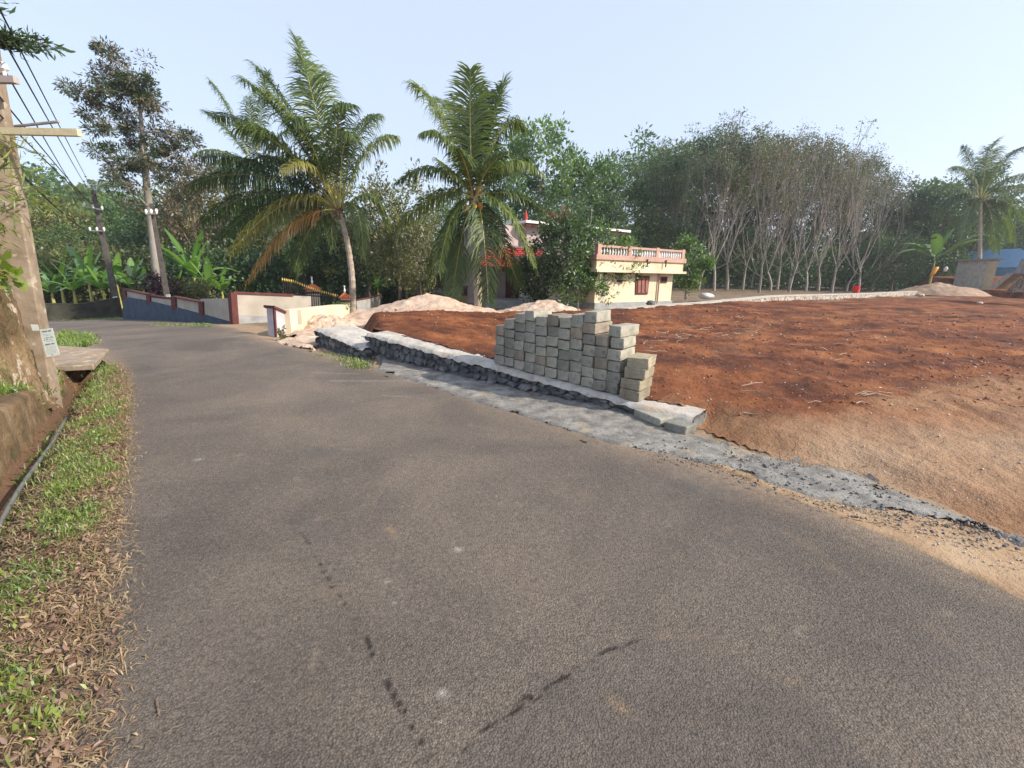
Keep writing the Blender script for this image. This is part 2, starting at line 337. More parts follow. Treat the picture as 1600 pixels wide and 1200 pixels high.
rng = np.random.RandomState(3); random.seed(5); np.random.seed(11)
def unit(v): return v/(np.linalg.norm(v, axis=-1, keepdims=True)+1e-9)
def leaves(P, size, up=.5, aspect=.45, droop=.0, rs=rng, dirs=None, szj=.4):
    """one folded rhombic leaf (2 quads' worth as a single bent quad pair) per point"""
    n = len(P); a = unit(rs.normal(size=(n, 3))) if dirs is None else unit(dirs+rs.normal(size=(n, 3))*.5)
    a[:, 2] -= droop; a = unit(a)
    nn = rs.normal(size=(n, 3)); nn[:, 2] += up*2; b = unit(np.cross(a, nn)); nrm = np.cross(a, b)
    s = size*(1+rs.uniform(-szj, szj, (n, 1)))
    V = np.stack([P, P+a*s*.5+b*s*aspect*.5+nrm*s*.08, P+a*s, P+a*s*.5-b*s*aspect*.5+nrm*s*.08], 1).reshape(-1, 3)
    Q = np.arange(4*n).reshape(n, 4); t = np.repeat(np.clip(rs.normal(.5, .22, n), 0, 1), 4)
    return V, Q, t
# ================================================================== THE SETTING
# key lines on the ground (metres)
RR = [(9.5, -4.0), (5.2, 0.2), (3.25, 2.2), (2.75, 2.95), (2.2, 3.65), (1.7, 4.2), (.74, 5.05), (-.95, 6.95), (-2.2, 8.05), (-3.2, 8.8), (-4.3, 9.8)]
RR += [tuple(G(*q)[:2]) for q in ((430, 533), (395, 521), (372, 512), (330, 506), (265, 502), (185, 497))]
RR += [(RR[-1][0]-7, RR[-1][1]+1.5), (RR[-1][0]-22, RR[-1][1]+1)]
RL = [(1.5, -7.0), (-.6, -1.5), (-1.2, .3), (-1.46, 1.2), (-1.9, 1.85), (-2.35, 2.35), (-2.85, 3.0), (-3.7, 4.1), (-4.6, 5.2), (-5.7, 6.6), (-6.9, 8.1)]
RL += [tuple(G(*q)[:2]) for q in ((170, 556), (150, 533), (95, 519), (20, 516))]; RL += [(RL[-1][0]-25, RL[-1][1]-2)]
def resample(P, n):
    P = np.array(P); s = np.r_[0, np.cumsum(np.hypot(*np.diff(P, axis=0).T))]; t = np.linspace(0, s[-1], n)
    return np.stack([np.interp(t, s, P[:, 0]), np.interp(t, s, P[:, 1])], 1)
def smooth_line(P, n, it=3):
    Q = resample(P, n)
    for _ in range(it*n//40): Q[1:-1] = .25*Q[:-2]+.5*Q[1:-1]+.25*Q[2:]
    return Q
ledge_a, ledge_b = G(0, 755, -.22), G(104, 612, -.22)       # foot of the old kerb wall on the left
ld = (ledge_b-ledge_a)[:2]; ld /= np.hypot(*ld); ln = np.array([-ld[1], ld[0]])   # ln points to the left, away from the road
if ln[0] > 0: ln = -ln
LA = ledge_a[:2]-ld*5.5; LB = ledge_b[:2]+ld*.25
def Hground(x, y, detail=True):
    z = h0(x, y); al = (x-LA[0])*ld[0]+(y-LA[1])*ld[1]; off = (x-LA[0])*ln[0]+(y-LA[1])*ln[1]
    end = 1-sstep(np.hypot(*(LB-LA))+.1, np.hypot(*(LB-LA))+1.2, al)
    endd = 1-sstep(np.hypot(*(LB-LA))+.9, np.hypot(*(LB-LA))+1.8, al)
    ditch = sstep(-.46, -.24, off)*(1-sstep(.02, .1, off)); z = z-.27*ditch*endd
    bank = sstep(.10, .22, off)*end; z = z+bank*(np.interp(al, [5.5, 9.4], [.29, .06])+np.minimum(np.maximum(off-.2, 0)*.28, .9))
    CU = np.array([G(*q)[:2] for q in ((100, 648), (126, 632), (141, 604), (139, 572), (98, 572), (90, 610))]); ins = inpoly(x, y, CU); dc = np.abs(seg_d(x, y, [tuple(q) for q in CU]+[tuple(CU[0])])); z = z-np.where(ins, sstep(0, .1, dc)*.42, 0)*(1-.6*ditch)
    # verge beside the ditch
    vg = sstep(-1.5, -.95, off)*(1-sstep(-.75, -.5, off))*end; z = z+.05*vg
    if detail: z = z+fbm(x*1.3, y*1.3, 3)*.035+fbm(x*6, y*6, 3)*.018-.02
    return z, ditch*end, bank
def axis(lo, hi, a, b, st, gr=1.09):
    m = list(np.arange(a, b, st)); s = st
    while m[-1] < hi: s = min(s*gr, 8); m.append(m[-1]+s)
    s = st; l = []
    x = a
    while x > lo: s = min(s*gr, 8); x -= s; l.append(x)
    return np.array(l[::-1]+m)
gx = axis(-260, 260, -8, 3.5, .07); gy = axis(-30, 330, .8, 11, .07)
X, Y = np.meshgrid(gx, gy); Z, dt, bk = Hground(X, Y)
dr = seg_d(X, Y, RR); dl = seg_d(X, Y, RL)     # + = left of the line as it runs away from the camera
fieldline = [(6, -3), (4.2, 2.0), (3.2, 3.55), (2.45, 4.5), (2.0, 5.0)]
Fw_line = [(-4.2, 9.9), (-2.9, 9.1), (2.2, 5.0), (3.2, 3.7), (5, .5)]
wl = [(-2.86, 9.0), (2.04, 4.98)]
tanm = np.clip(1-np.abs(dr+.25)/.9, 0, 1)*(np.hypot(X, Y) < 30)*1.2
tanm = np.clip(tanm+np.clip(1-np.abs(dl-.0)/.30, 0, 1)*.45, 0, 1)
lit = sstep(-.1, .35, dl)*(X < 0)*(Y < 9); moss = bk*.6*(Y < 9)+sstep(.6, 3, dl)*sstep(8, 11, Y)
far = sstep(24, 34, np.hypot(X, Y)); moss = np.clip(moss+far*.8*(X < -6), 0, 1)
infield = sstep(.6, 1.4, seg_d(X, Y, [(-40, 26), (-6.0, 14.5), (-4.6, 10.6), (2.6, 5.2), (6.3, .4)][::-1])*-1)
# under the red fill the sheet is kept lower
sd = seg_d(X, Y, [(8, -3), (6.3, .4), (2.6, 5.2), (-4.2, 10.5)])
ub = sstep(.25, .6, -sd)*(X > -6); Z = Z-.12*ub
Z = Z - .05*sstep(.1, .25, np.minimum(dl*-1+.34, dr))          # slightly lower beneath the asphalt
tag(grid_mesh('ground', X, Y, Z, M['ground'], {'tan': tanm, 'litter': lit, 'moss': moss}), kind='structure')

# ---- asphalt road
n = 620; L_ = smooth_line(RL, n, 1); R_ = smooth_line(RR, n, 1)
tt = np.interp(np.linspace(0, 1, 1300), [0, .05, .62, .86, 1], [0, .10, .26, .45, 1]); n = 1300   # finer rows near the viewer
L_ = np.stack([np.interp(tt, np.linspace(0, 1, 620), L_[:, k]) for k in (0, 1)], 1); R_ = np.stack([np.interp(tt, np.linspace(0, 1, 620), R_[:, k]) for k in (0, 1)], 1)
nc = 210; u = np.linspace(0, 1, nc)
jl = fbm(tt*80, np.zeros(n), 4)*.10; jr = fbm(tt*80+50, np.zeros(n), 4)*.10
vec = unit(R_-L_); L2 = L_-vec*(jl[:, None]+.20+.12*sstep(4, 1.2, L_[:, 1:])); R2 = R_+vec*jr[:, None]
X = L2[:, :1]*(1-u)+R2[:, :1]*u; Y = L2[:, 1:]*(1-u)+R2[:, 1:]*u
wd = np.hypot(*(R2-L2).T)[:, None]; el = u*wd; er = (1-u)*wd
Z = h0(X, Y)+.012+fbm(X*.8, Y*.8, 2)*.010-.02*sstep(.12, 0, np.minimum(el, er))
dust = np.clip(1-el/.45, 0, 1)*.75+np.clip(1-er/.75, 0, 1)*.8
m, nn_, N, Lk = NT('asphalt'); M['road'] = m
tc = N.new('ShaderNodeTexCoord'); co = tc.outputs['Object']
big = noise(nn_, co, .55, 4, .6, .5); r1 = ramp(nn_, [(.34, (.112, .094, .080)), (.50, (.153, .129, .108)), (.68, (.205, .168, .136))]); Lk.new(big.outputs[0], r1.inputs[0])
v = N.new('ShaderNodeTexVoronoi'); v.inputs['Scale'].default_value = 112; Lk.new(co, v.inputs['Vector'])
agg = noise(nn_, co, 48, 7, .8); r2 = ramp(nn_, [(.34, (.60, .59, .58)), (.5, (1, 1, 1)), (.68, (1.45, 1.41, 1.36))]); Lk.new(agg.outputs[0], r2.inputs[0])
col = mixc(nn_, 1.0, r1.outputs[0], r2.outputs[0], 'MULTIPLY')
vc = ramp(nn_, [(.1, (.76, .75, .74)), (.6, (1.03, 1.02, 1)), (1, (1.5, 1.42, 1.3))]); Lk.new(v.outputs['Color'], vc.inputs[0]); col = mixc(nn_, .8, col, mixc(nn_, 1.0, col, vc.outputs[0], 'MULTIPLY'))
vd = ramp(nn_, [(.0, (1.35, 1.33, 1.3)), (.45, (1, 1, 1)), (.72, (.74, .735, .73))]); Lk.new(v.outputs['Distance'], vd.inputs[0]); col = mixc(nn_, 1.0, col, vd.outputs[0], 'MULTIPLY')
for (s_, lo, hi, c_, k_) in ((5, .64, .72, (.27, .215, .16), .45), (1.7, .60, .72, (.21, .155, .105), .5), (24, .735, .76, (.50, .46, .42), .8), (.9, .58, .70, (.078, .073, .071), .6)):
    t = noise(nn_, co, s_, 4, .6); rr_ = ramp(nn_, [(lo, (0, 0, 0)), (hi, (1, 1, 1))]); Lk.new(t.outputs[0], rr_.inputs[0]); col = mixc(nn_, math_(nn_, 'MULTIPLY', rr_.outputs[0], k_), col, c_)
for an, c_ in (('patch', (.075, .068, .066)), ('streak', (.035, .026, .02)), ('spill', (.36, .24, .13)), ('pale', (.50, .47, .43)), ('dust', (.33, .235, .155))):
    a = N.new('ShaderNodeAttribute'); a.attribute_name = an
    t = noise(nn_, co, 11 if an == 'dust' else (3 if an == 'patch' else 40), 6, .75)
    f = math_(nn_, 'MULTIPLY', math_(nn_, 'ADD', a.outputs['Fac'], math_(nn_, 'MULTIPLY', math_(nn_, 'SUBTRACT', t.outputs[0], .5), 1.6)), a.outputs['Fac'], True)
    cc = mixc(nn_, 1.0, (c_), r2.outputs[0], 'MULTIPLY')
    col = mixc(nn_, math_(nn_, 'MULTIPLY', f, 1.5 if an != 'patch' else .9, True), col, cc)
p = N.new('ShaderNodeBsdfPrincipled'); p.inputs['Roughness'].default_value = .8; p.inputs['Specular IOR Level'].default_value = .35; Lk.new(col, p.inputs['Base Color'])
bp = N.new('ShaderNodeBump'); bp.inputs['Strength'].default_value = .9; bp.inputs['Distance'].default_value = .012; Lk.new(agg.outputs[0], bp.inputs['Height'])
bq = N.new('ShaderNodeBump'); bq.inputs['Strength'].default_value = .9; bq.inputs['Distance'].default_value = .007; bq.invert = True; Lk.new(v.outputs['Distance'], bq.inputs['Height']); Lk.new(bp.outputs[0], bq.inputs['Normal'])
Lk.new(bq.outputs[0], p.inputs['Normal']); o_ = N.new('ShaderNodeOutputMaterial'); Lk.new(p.outputs[0], o_.inputs[0])
def gl(pts): return [tuple(G(*q)[:2]) for q in pts]
def road_attrs(X, Y):
    wob = fbm(X*3, Y*3, 3)*.05
    crack = gl([(700, 1260), (735, 1175), (790, 1125), (880, 1060), (940, 1020), (1000, 1005), (1100, 1000), (1260, 1090), (1360, 1190), (1420, 1300)])
    pt = inpoly(X+wob, Y+wob*.5, crack).astype(float)*.55*sstep(2.2, 1.3, X-Y*.3)
    dc = np.abs(seg_d(X+wob*.6+fbm(X*15, Y*15, 3)*.04, Y+fbm(X*15+5, Y*15, 3)*.03, crack[:6]))
    st = np.abs(seg_d(X+wob*.4, Y, gl([(455, 815), (500, 880), (545, 960), (590, 1040), (640, 1130), (690, 1220)])))
    along = fbm(X*26, Y*26, 3); jag = fbm(X*15, Y*15, 3)*.035
    streak = np.maximum(np.clip(1.05-dc/.016, 0, 1)*np.clip(1+along*1.5, .2, 1)*1.1, np.clip(1.1-(st+np.abs(jag))/.030, 0, 1)*np.clip(.6+along*2.6, 0, 1)*(.45+.9*sstep(3.4, 1.6, Y)))
    sp_ = 0*X; pale = 0*X
    for q, r in (((965, 1105), .05), ((1240, 1070), .03), ((610, 830), .06), ((565, 1005), .02)):
        g_ = G(*q); a_ = (X-g_[0]); b_ = (Y-g_[1]); sp_ = np.maximum(sp_, np.exp(-((a_*.8+b_*.6)/r)**2*2.2-((b_*.8-a_*.6)/r)**2*.5)*.55)
    for q, r in (((690, 1090), .03), ((715, 862), .035), ((615, 945), .015), ((605, 913), .022), ((1245, 993), .022), ((780, 1127), .006), ((310, 720), .04), ((190, 850), .03)):
        g_ = G(*q); pale = np.maximum(pale, .55*np.exp(-((X-g_[0])**2+(Y-g_[1])**2)/r**2*(1+1.2*fbm(X*60, Y*60, 2))))
    for a_, b_, wdt in (((490, 583), (560, 585), .07), ((520, 596), (650, 596), .12), ((600, 620), (640, 622), .06), ((370, 535), (395, 537), .06), ((345, 528), (410, 523), .12), ((620, 580), (720, 612), .10)):
        pale = np.maximum(pale, np.clip(1-np.abs(seg_d(X, Y, gl([a_, b_])))/wdt, 0, 1)*.38)
    return dict(patch=pt, streak=streak, spill=sp_, pale=pale)
tag(grid_mesh('road', X, Y, Z, M['road'], dict(dust=dust, **road_attrs(X, Y))), kind='structure')
# ---- concrete apron and dirt verge sheets between the asphalt and the plot
def poly_sheet(name, pts_px, m, dz, res=.06, jitter=.06, attrs=None, bump=.012, jf=2.2, pts=None, hf=None, kind='structure'):
    P = pts if pts is not None else [tuple(G(*q)[:2]) for q in pts_px]; P = np.array(P)
    x0, y0 = P.min(0)-.2; x1, y1 = P.max(0)+.2
    X, Y = np.meshgrid(np.arange(x0, x1, res), np.arange(y0, y1, res))
    jx = fbm(X*jf, Y*jf, 4)*jitter*2; jy = fbm(X*jf+40, Y*jf+9, 4)*jitter*2
    mk = inpoly(X+jx, Y+jy, P); d = np.abs(seg_d(X, Y, [tuple(q) for q in P]+[tuple(P[0])]))
    Z = (hf(X, Y) if hf else h0(X, Y))+(dz+.03)*sstep(0, .12, d)-.026+fbm(X*5, Y*5, 4)*bump*sstep(0, .2, d)
    return tag(grid_mesh(name, X, Y, Z, m, attrs(X, Y, d) if attrs else None, mk), kind=kind)
poly_sheet('dirt_verge', [(1010, 700), (1085, 722), (1200, 775), (1400, 858), (1640, 975), (1700, 900), (1500, 815), (1300, 745), (1150, 695), (1090, 690)], mat('tan_dirt', [(.3, (.26, .165, .09)), (.5, (.36, .24, .14)), (.7, (.44, .32, .20))], 2.5, .8, 14, bdist=.03, bump2=(70, .6, .01), spots=[(22, .66, .70, (.16, .10, .06), .6)]), .018, res=.03, jitter=.09, jf=4)
poly_sheet('concrete_apron', [(583, 580), (640, 598), (700, 619), (800, 651), (900, 683), (950, 699), (1040, 716), (1130, 735), (1200, 765), (1290, 795), (1400, 812), (1500, 832), (1560, 835), (1620, 870), (1640, 850), (1500, 805), (1400, 768), (1330, 735), (1250, 727), (1150, 700), (1080, 676), (1080, 655), (1000, 625), (640, 540), (600, 550)], M['apron'], .035, res=.03, jitter=.11, jf=4, bump=.022)
# ---- red soil plot, filled up behind the stone wall
WA, WB = np.array([-2.86, 8.97]), np.array([2.04, 4.95])          # front foot of the stone wall
wv = unit(WB-WA); wn = np.array([-wv[1], wv[0]])                   # wn points away from the road
if wn[1] < 0: wn = -wn
def Hfield(X, Y):
    al = (X-WA[0])*wv[0]+(Y-WA[1])*wv[1]; off = (X-WA[0])*wn[0]+(Y-WA[1])*wn[1]
    fill = .40-.30*np.clip(al/6.2, 0, 1)
    fill = np.where(al < 0, .42, fill)
    fill = fill*(1-.55*sstep(2, 9, off)*(1-sstep(4, 7, al)*.7))
    edge = sstep(-.1, .9, off-.1)*sstep(-1, 1, 8-al)+sstep(.0, 1, al-7)
    f = fill*np.where(al > 6.1, sstep(-.2, 1.4, off+.1), 1)
    z = h0(X, Y)+.05+f
    r = np.hypot(X, Y)
    rough = fbm(X*1.1, Y*1.1, 4)*.07+np.abs(fbm(X*3.1+9, Y*3.1, 4))*.07+fbm(X*.22, Y*.22, 2)*.16
    trk = np.sin((X*.25+Y*.97+fbm(X*.25, Y*.25, 2)*2.6)*5.2); trk = -np.clip(trk, .1, 1)*.085*sstep(2.0, 5, off)*np.clip(.5+fbm(X*.3+4, Y*.3, 2)*2, 0, 1)
    bankr = -.22*sstep(14, 40, X*.75+Y*.66)
    return z+(rough+trk)*(.4+.6*sstep(.3, 1.5, off))+np.maximum(fbm(X*7+3, Y*7, 4), .08)*.05+bankr
fx = axis(-7, 120, -4.5, 9, .06, 1.03); fy = axis(-6, 95, 0, 16, .06, 1.03)
X, Y = np.meshgrid(fx, fy)
bl = [WA+wn*.35-wv*.3, (-3.1, 10.2), tuple(G(562, 513)[:2])]
back = [tuple(G(*q)[:2]) for q in ((620, 506), (700, 500), (770, 500), (870, 498), (955, 494), (1100, 479.5), (1250, 467), (1430, 458.5))]
backdir = unit(np.array(back[-1])-np.array(back[-2])); bfar = tuple(np.array(back[-1])+backdir*45)
near = [tuple(G(*q)[:2]) for q in ((1560, 828), (1420, 772), (1330, 738), (1240, 722), (1150, 692), (1088, 665))]
FP = [tuple(WA+wn*.40-wv*.4), (-3.35, 10.1), tuple(G(562, 514)[:2])]+back+[bfar, (118, 60), (60, -4), (7, -5)]+near+[tuple(WB+wn*.35+wv*.0), tuple(WB+wn*.2-wv*.6)]
jx = fbm(X*2.2, Y*2.2, 4)*.12
mk = inpoly(X+jx, Y-jx, FP)
Z = Hfield(X, Y); edged = np.abs(seg_d(X, Y, [tuple(q) for q in FP]+[tuple(FP[0])]))
offw = (X-WA[0])*wn[0]+(Y-WA[1])*wn[1]; alw = (X-WA[0])*wv[0]+(Y-WA[1])*wv[1]
nearw = (offw < 1.2)&(alw > -.5)&(alw < 6.3)
Z = np.where(nearw, Z, h0(X, Y)-.02+(Z-h0(X, Y)+.02)*sstep(0, .5, edged))
tl = gl([(1100, 655), (1250, 668), (1350, 642), (1480, 615), (1640, 590)]); tdist = seg_d(X+fbm(X*1.5, Y*1.5, 3)*.3, Y, tl)
tan = sstep(.25, -.55, tdist)*(X > 1.5)*.95; tan = np.clip(tan+sstep(.9, .1, edged)*(alw > 5.8)*.6, 0, 1)
tan = np.maximum(tan, np.clip(1-np.abs(seg_d(X, Y+fbm(X*.5, Y*.5, 3)*.8, gl([(1130, 560), (1200, 510), (1350, 495), (1500, 490)])))/.9, 0, 1)*.45)
pale = np.exp(-(((X-G(1300, 715)[0])*.8)**2+((Y-G(1300, 715)[1]+.2)*1.2)**2)/.9)*.6+np.exp(-((X-5.6)**2+(Y-3.6)**2)/2.5)*.75
tan = tan*np.clip(.85+fbm(X*2.2+8, Y*2.2, 4)*.9, .62, 1)
tag(grid_mesh('red_soil_field', X, Y, Z, M['field'], dict(tan=tan, pale=pale*(tan > .3)), mk), kind='structure')
# shaded red earth bank at the far right
tq = np.linspace(1415, 1680, 90); vq = np.linspace(0, 1, 24); V0 = []
BX = np.zeros((90, 24)); BY = BX.copy(); BZ = BX.copy()
for i, px_ in enumerate(tq):
    Yb = 50 if px_ < 1500 else 50-(px_-1500)*.08; a_ = D(px_, 455, Yb); g_ = float(h0(a_[0], a_[1]))
    for j, v_ in enumerate(vq):
        q = D(px_, 455, Yb+v_*12); zt0_ = zat(np.array([q[0], q[1], g_]), 432 if j > 11 else 455-23*sstep(0, .5, v_)); f_ = sstep(1415, 1450, px_)
        BX[i, j], BY[i, j] = q[:2]; BZ[i, j] = (g_-.4)*(1-f_)+f_*(zt0_ if j > 0 else g_-.6)
BZ += fbm(BX*.9, BY*.9, 4)*.18
tag(grid_mesh('embankment', BX, BY, BZ, M['field']), kind='structure')
# loose pieces on the plot
def pebbles(name, P, s0, s1, m, kind='stuff', flat=.6):
    k = len(P); dd_ = np.clip(np.hypot(P[:, 0], P[:, 1])/9, .3, 3)
    base = np.array([(-1, -1, -1), (1, -1, -1), (1, 1, -1), (-1, 1, -1), (-.7, -.7, 1), (.7, -.7, 1), (.7, .7, 1), (-.7, .7, 1)], float)*.5
    s = np.exp(rng.uniform(np.log(s0), np.log(s1), k))*dd_; a = rng.uniform(0, 6.28, k); V = base[None]+rng.uniform(-.16, .16, (k, 8, 3)); V = V*np.stack([s, s*rng.uniform(.6, 1, k), s*flat], 1)[:, None]
    x = V[..., 0]*np.cos(a)[:, None]-V[..., 1]*np.sin(a)[:, None]; y = V[..., 0]*np.sin(a)[:, None]+V[..., 1]*np.cos(a)[:, None]; V = np.stack([x, y, V[..., 2]], -1)+P[:, None]
    F = np.array([(0, 3, 2, 1), (4, 5, 6, 7), (0, 1, 5, 4), (1, 2, 6, 5), (2, 3, 7, 6), (3, 0, 4, 7)]); Q = (F[None]+8*np.arange(k)[:, None, None]).reshape(-1, 4)
    return tag(fast(name, V.reshape(-1, 3), Q, m), kind=kind)
def scatter_px(n_, x0, x1, y0, y1, hf, poly=None):
    out = []
    while len(out) < n_:
        px = rng.uniform(x0, x1); py = rng.uniform(y0, y1)
        g = CAM+ray(px, py)*((.1-EYE)/ray(px, py)[2]) if False else None
        d = ray(px, py)
        if d[2] > -.012: continue
        t = (EYE-.1)/-d[2]; p_ = CAM+d*t
        p_ = CAM+d*((EYE-float(h0(p_[0], p_[1])))/-d[2]) if t < 60 else p_
        x, y = p_[:2]
        if poly is not None and not inpoly(np.array([x]), np.array([y]), poly)[0]: continue
        out.append((x, y, float(hf(np.array([x]), np.array([y]))[0] if hf else h0(x, y))))
    return np.array(out)
pebbles('soil_clods', scatter_px(1900, 600, 1600, 490, 665, Hfield, FP), .008, .055, M['clod'])
pebbles('pale_stones', scatter_px(420, 600, 1600, 490, 800, Hfield, FP)+[0, 0, .01], .007, .035, M['pebble'])
def twigs(name, P, l0, l1, m, lift=.02):
    mb = MB()
    for p_ in P:
        a = rng.uniform(0, 6.28); l = rng.uniform(l0, l1); b = a+rng.uniform(-.7, .7); r = rng.uniform(.004, .009)
        p1 = p_+[math.cos(a)*l*.5, math.sin(a)*l*.5, rng.uniform(0, .05)]; p2 = p1+[math.cos(b)*l*.5, math.sin(b)*l*.5, rng.uniform(-.03, .03)]
        mb.tube([p_+[0, 0, lift], p1+[0, 0, lift], p2+[0, 0, lift]], [r, r*.8, r*.5], 4, False)
    return tag(mb.build(name, m), kind='stuff')
tw = np.concatenate([scatter_px(70, 1030, 1180, 505, 535, Hfield), scatter_px(30, 1000, 1120, 530, 580, Hfield), scatter_px(35, 1150, 1500, 520, 680, Hfield)])
twigs('fallen_twigs', tw, .1, .42, M['twig'])
# dark chips along the grey band beside the asphalt
pebbles('road_edge_rubble', scatter_px(500, 1000, 1600, 690, 870, None, gl([(1000, 640), (1100, 700), (1280, 740), (1420, 780), (1600, 850), (1600, 880), (1440, 845), (1300, 810), (1100, 742), (960, 705), (700, 622), (590, 580), (640, 585)]))+[0, 0, .045], .01, .05, M['stone'])
pebbles('apron_gravel', scatter_px(3800, 580, 1560, 560, 850, None, gl([(600, 575), (640, 560), (770, 605), (1000, 650), (1080, 680), (1150, 698), (1250, 727), (1330, 735), (1400, 770), (1500, 812), (1600, 850), (1600, 862), (1500, 836), (1400, 815), (1290, 798), (1200, 765), (1040, 716), (900, 680), (700, 618)]))+[0, 0, .03], .006, .03, M['apron'])
pebbles('verge_grit', scatter_px(600, 400, 1600, 520, 900, None, [tuple(q) for q in list(np.array(RR[:14])+[.35, .35])+list((np.array(RR[:14])-[.1, .1])[::-1])])+[0, 0, .03], .008, .03, M['pebble'])

# ================================================================== STONE WALLS AND BLOCK STACK
def rubble_wall(name, A, B, htA, htB, thick, label, top_out=.03):
    """rubble face towards the road, mortar screed on top. A, B: foot of the front face"""
    A = np.array(A); B = np.array(B); v = unit(B-A); L = np.hypot(*(B-A)); nrm = np.array([-v[1], v[0]]); nrm = nrm if nrm[1] > 0 else -nrm
    root = empty(name, (*(A+B)/2, float(h0(*((A+B)/2)))), label, 'wall')
    zb = lambda q: float(h0(*q))-.15
    htf = (lambda t: htA+(htB-htA)*t)
    # core
    nseg = 24; mb = MB(); V = []
    for i in range(nseg+1):
        t = i/nseg; q = A+v*L*t; q0 = q+nrm*.05; q1 = q+nrm*thick; zt = float(h0(*q))+htf(t)-.03
        V += [(*q0, zb(q0)), (*q0, zt), (*q1, zt), (*q1, zb(q1))]
    Fs = [(4*i+j, 4*(i+1)+j, 4*(i+1)+(j+1) % 4, 4*i+(j+1) % 4) for i in range(nseg) for j in range(4)]+[(3, 2, 1, 0), (4*nseg, 4*nseg+1, 4*nseg+2, 4*nseg+3)]
    mb.add(V, Fs); mb.build('core', M['mortar'], root)
    # stones: displaced lumps on the face and the left end
    st = MB(); rs = np.random.RandomState(int(L*100))
    def lumps(org, dv, nv, LL, hf_):
        x = 0
        rows = 3
        for r_ in range(rows):
            x = rs.uniform(-.1, 0)
            while x < LL:
                wd_ = rs.uniform(.07, .27); t = np.clip((x+wd_/2)/LL, 0, 1); H = hf_(t)+.1; hh = H/rows
                if H < .12: hh = .06
                q = org+dv*(x+wd_/2)+nv*rs.uniform(.0, .03); z = float(h0(*q))-.1+hh*(r_+.5)+rs.uniform(-.035, .035); hh *= rs.uniform(.8, 1.35)
                k = rs.randint(5, 8); c3 = np.array([*q, z]); pts = []
                for j in range(k):
                    a = 2*math.pi*j/k; rr_ = rs.uniform(.42, .58)
                    pts.append((math.cos(a)*wd_*rr_, min(math.sin(a)*hh*rr_*1.05, float(h0(*q))+hf_(t)-.045-z)))
                V = [c3+np.array([dv[0]*px_, dv[1]*px_, pz]) +np.array([nv[0], nv[1], 0])*.06 for px_, pz in pts]
                V += [c3+np.array([dv[0]*px_*.75, dv[1]*px_*.75, pz*.72])-np.array([nv[0], nv[1], 0])*rs.uniform(.01, .05) for px_, pz in pts]
                st.add(V, [(j, (j+1) % k, k+(j+1) % k, k+j) for j in range(k)]+[tuple(range(k, 2*k))])
                x += wd_*rs.uniform(.82, 1.02)
    lumps(A, v, nrm, L, htf); lumps(A+nrm*.02, nrm, v, thick, lambda t: htA)
    st.build('stones', M['stone'], root)
    # screed cap with an uneven lip
    n1 = int(L/.03); n2 = 14; uu, ww = np.meshgrid(np.linspace(0, 1, n1), np.linspace(0, 1, n2), indexing='ij')
    lip = fbm(uu*L*3.5, ww*0, 4)*.03*(1-ww)
    qx = A[0]+v[0]*uu*L+nrm[0]*((ww*(thick+.02))-.03+lip); qy = A[1]+v[1]*uu*L+nrm[1]*((ww*(thick+.02))-.03+lip)
    zz = h0(qx, qy)+htA+(htB-htA)*uu+fbm(qx*7, qy*7, 4)*.014
    drop = np.where(ww == 0, .045+np.abs(fbm(uu*L*5, ww, 3))*.05, 0)+np.where(uu == 0, .06, 0)+np.where(ww == 1, .2, 0)
    zz = zz+.012-drop
    grid_mesh('screed_top', qx, qy, zz, M['screed'], parent=None)
    o = bpy.data.objects[-1] if False else [q for q in C.objects if q.name.startswith('screed_top') and q.parent is None][-1]
    o.parent = root; o.matrix_parent_inverse = root.matrix_world.inverted()
    return root
Wtop = lambda t: .47+(.13-.47)*t
rubble_wall('stone_wall', WA, WB, .47, .13, .52, 'long low wall of dark rubble with a pale mortar top carrying the stacked blocks')
w1a, w1b = G(496, 541)[:2], G(568, 560)[:2]
rubble_wall('stone_wall', w1a, w1b+unit(w1b-w1a)*.05, .40, .20, .95, 'short wide rubble wall with white mortar top, left of and lower than the wall with the blocks')
# block stack
Lw = np.hypot(*(WB-WA))
def wall_u(px, py):                    # where the view ray meets the sloping wall top, as distance along the wall
    d = ray(px, py); best = None
    for t in np.arange(3, 14, .01):
        p_ = CAM+d*t; al = (p_[:2]-WA)@wv
        if p_[2] <= Wtop(al/Lw)+.01: return al, (p_[:2]-WA)@wn
us = [wall_u(750+zx*.225, 460+zy*.225) for zx, zy in ((93, 485), (975, 700))]
u0, u1 = us[0][0], us[1][0]; offs = (us[0][1]+us[1][1])/2; offs = min(max(offs, .04), .12)
tops = [212, 168, 128, 112, 150, 140, 158, 135, 112, 285, 215]           # zoomed picture rows of the column tops
cnt = [4, 5, 6, 6, 6, 6, 6, 6, 7, 5, 6]
ncol = len(cnt); cw = (u1-u0)/ncol
wz = lambda al: float(h0(*(WA+wv*al)))+Wtop(al/Lw)+.02
ang = math.atan2(wv[1], wv[0])
ordn = ['bottom', 'second', 'third', 'fourth', 'fifth', 'sixth', 'seventh']; coln = ['leftmost', 'second', 'third', 'fourth', 'fifth', 'sixth', 'seventh', 'eighth', 'ninth', 'tenth', 'eleventh']
BG = 'concrete blocks stacked on the stone wall'
def blockmesh(size, jit, rs_):
    """rough block with worn edges"""
    n_ = 3; bm_ = MB(); x, y, z = size
    bm_.box((0, 0, 0), size, jit=jit); return bm_
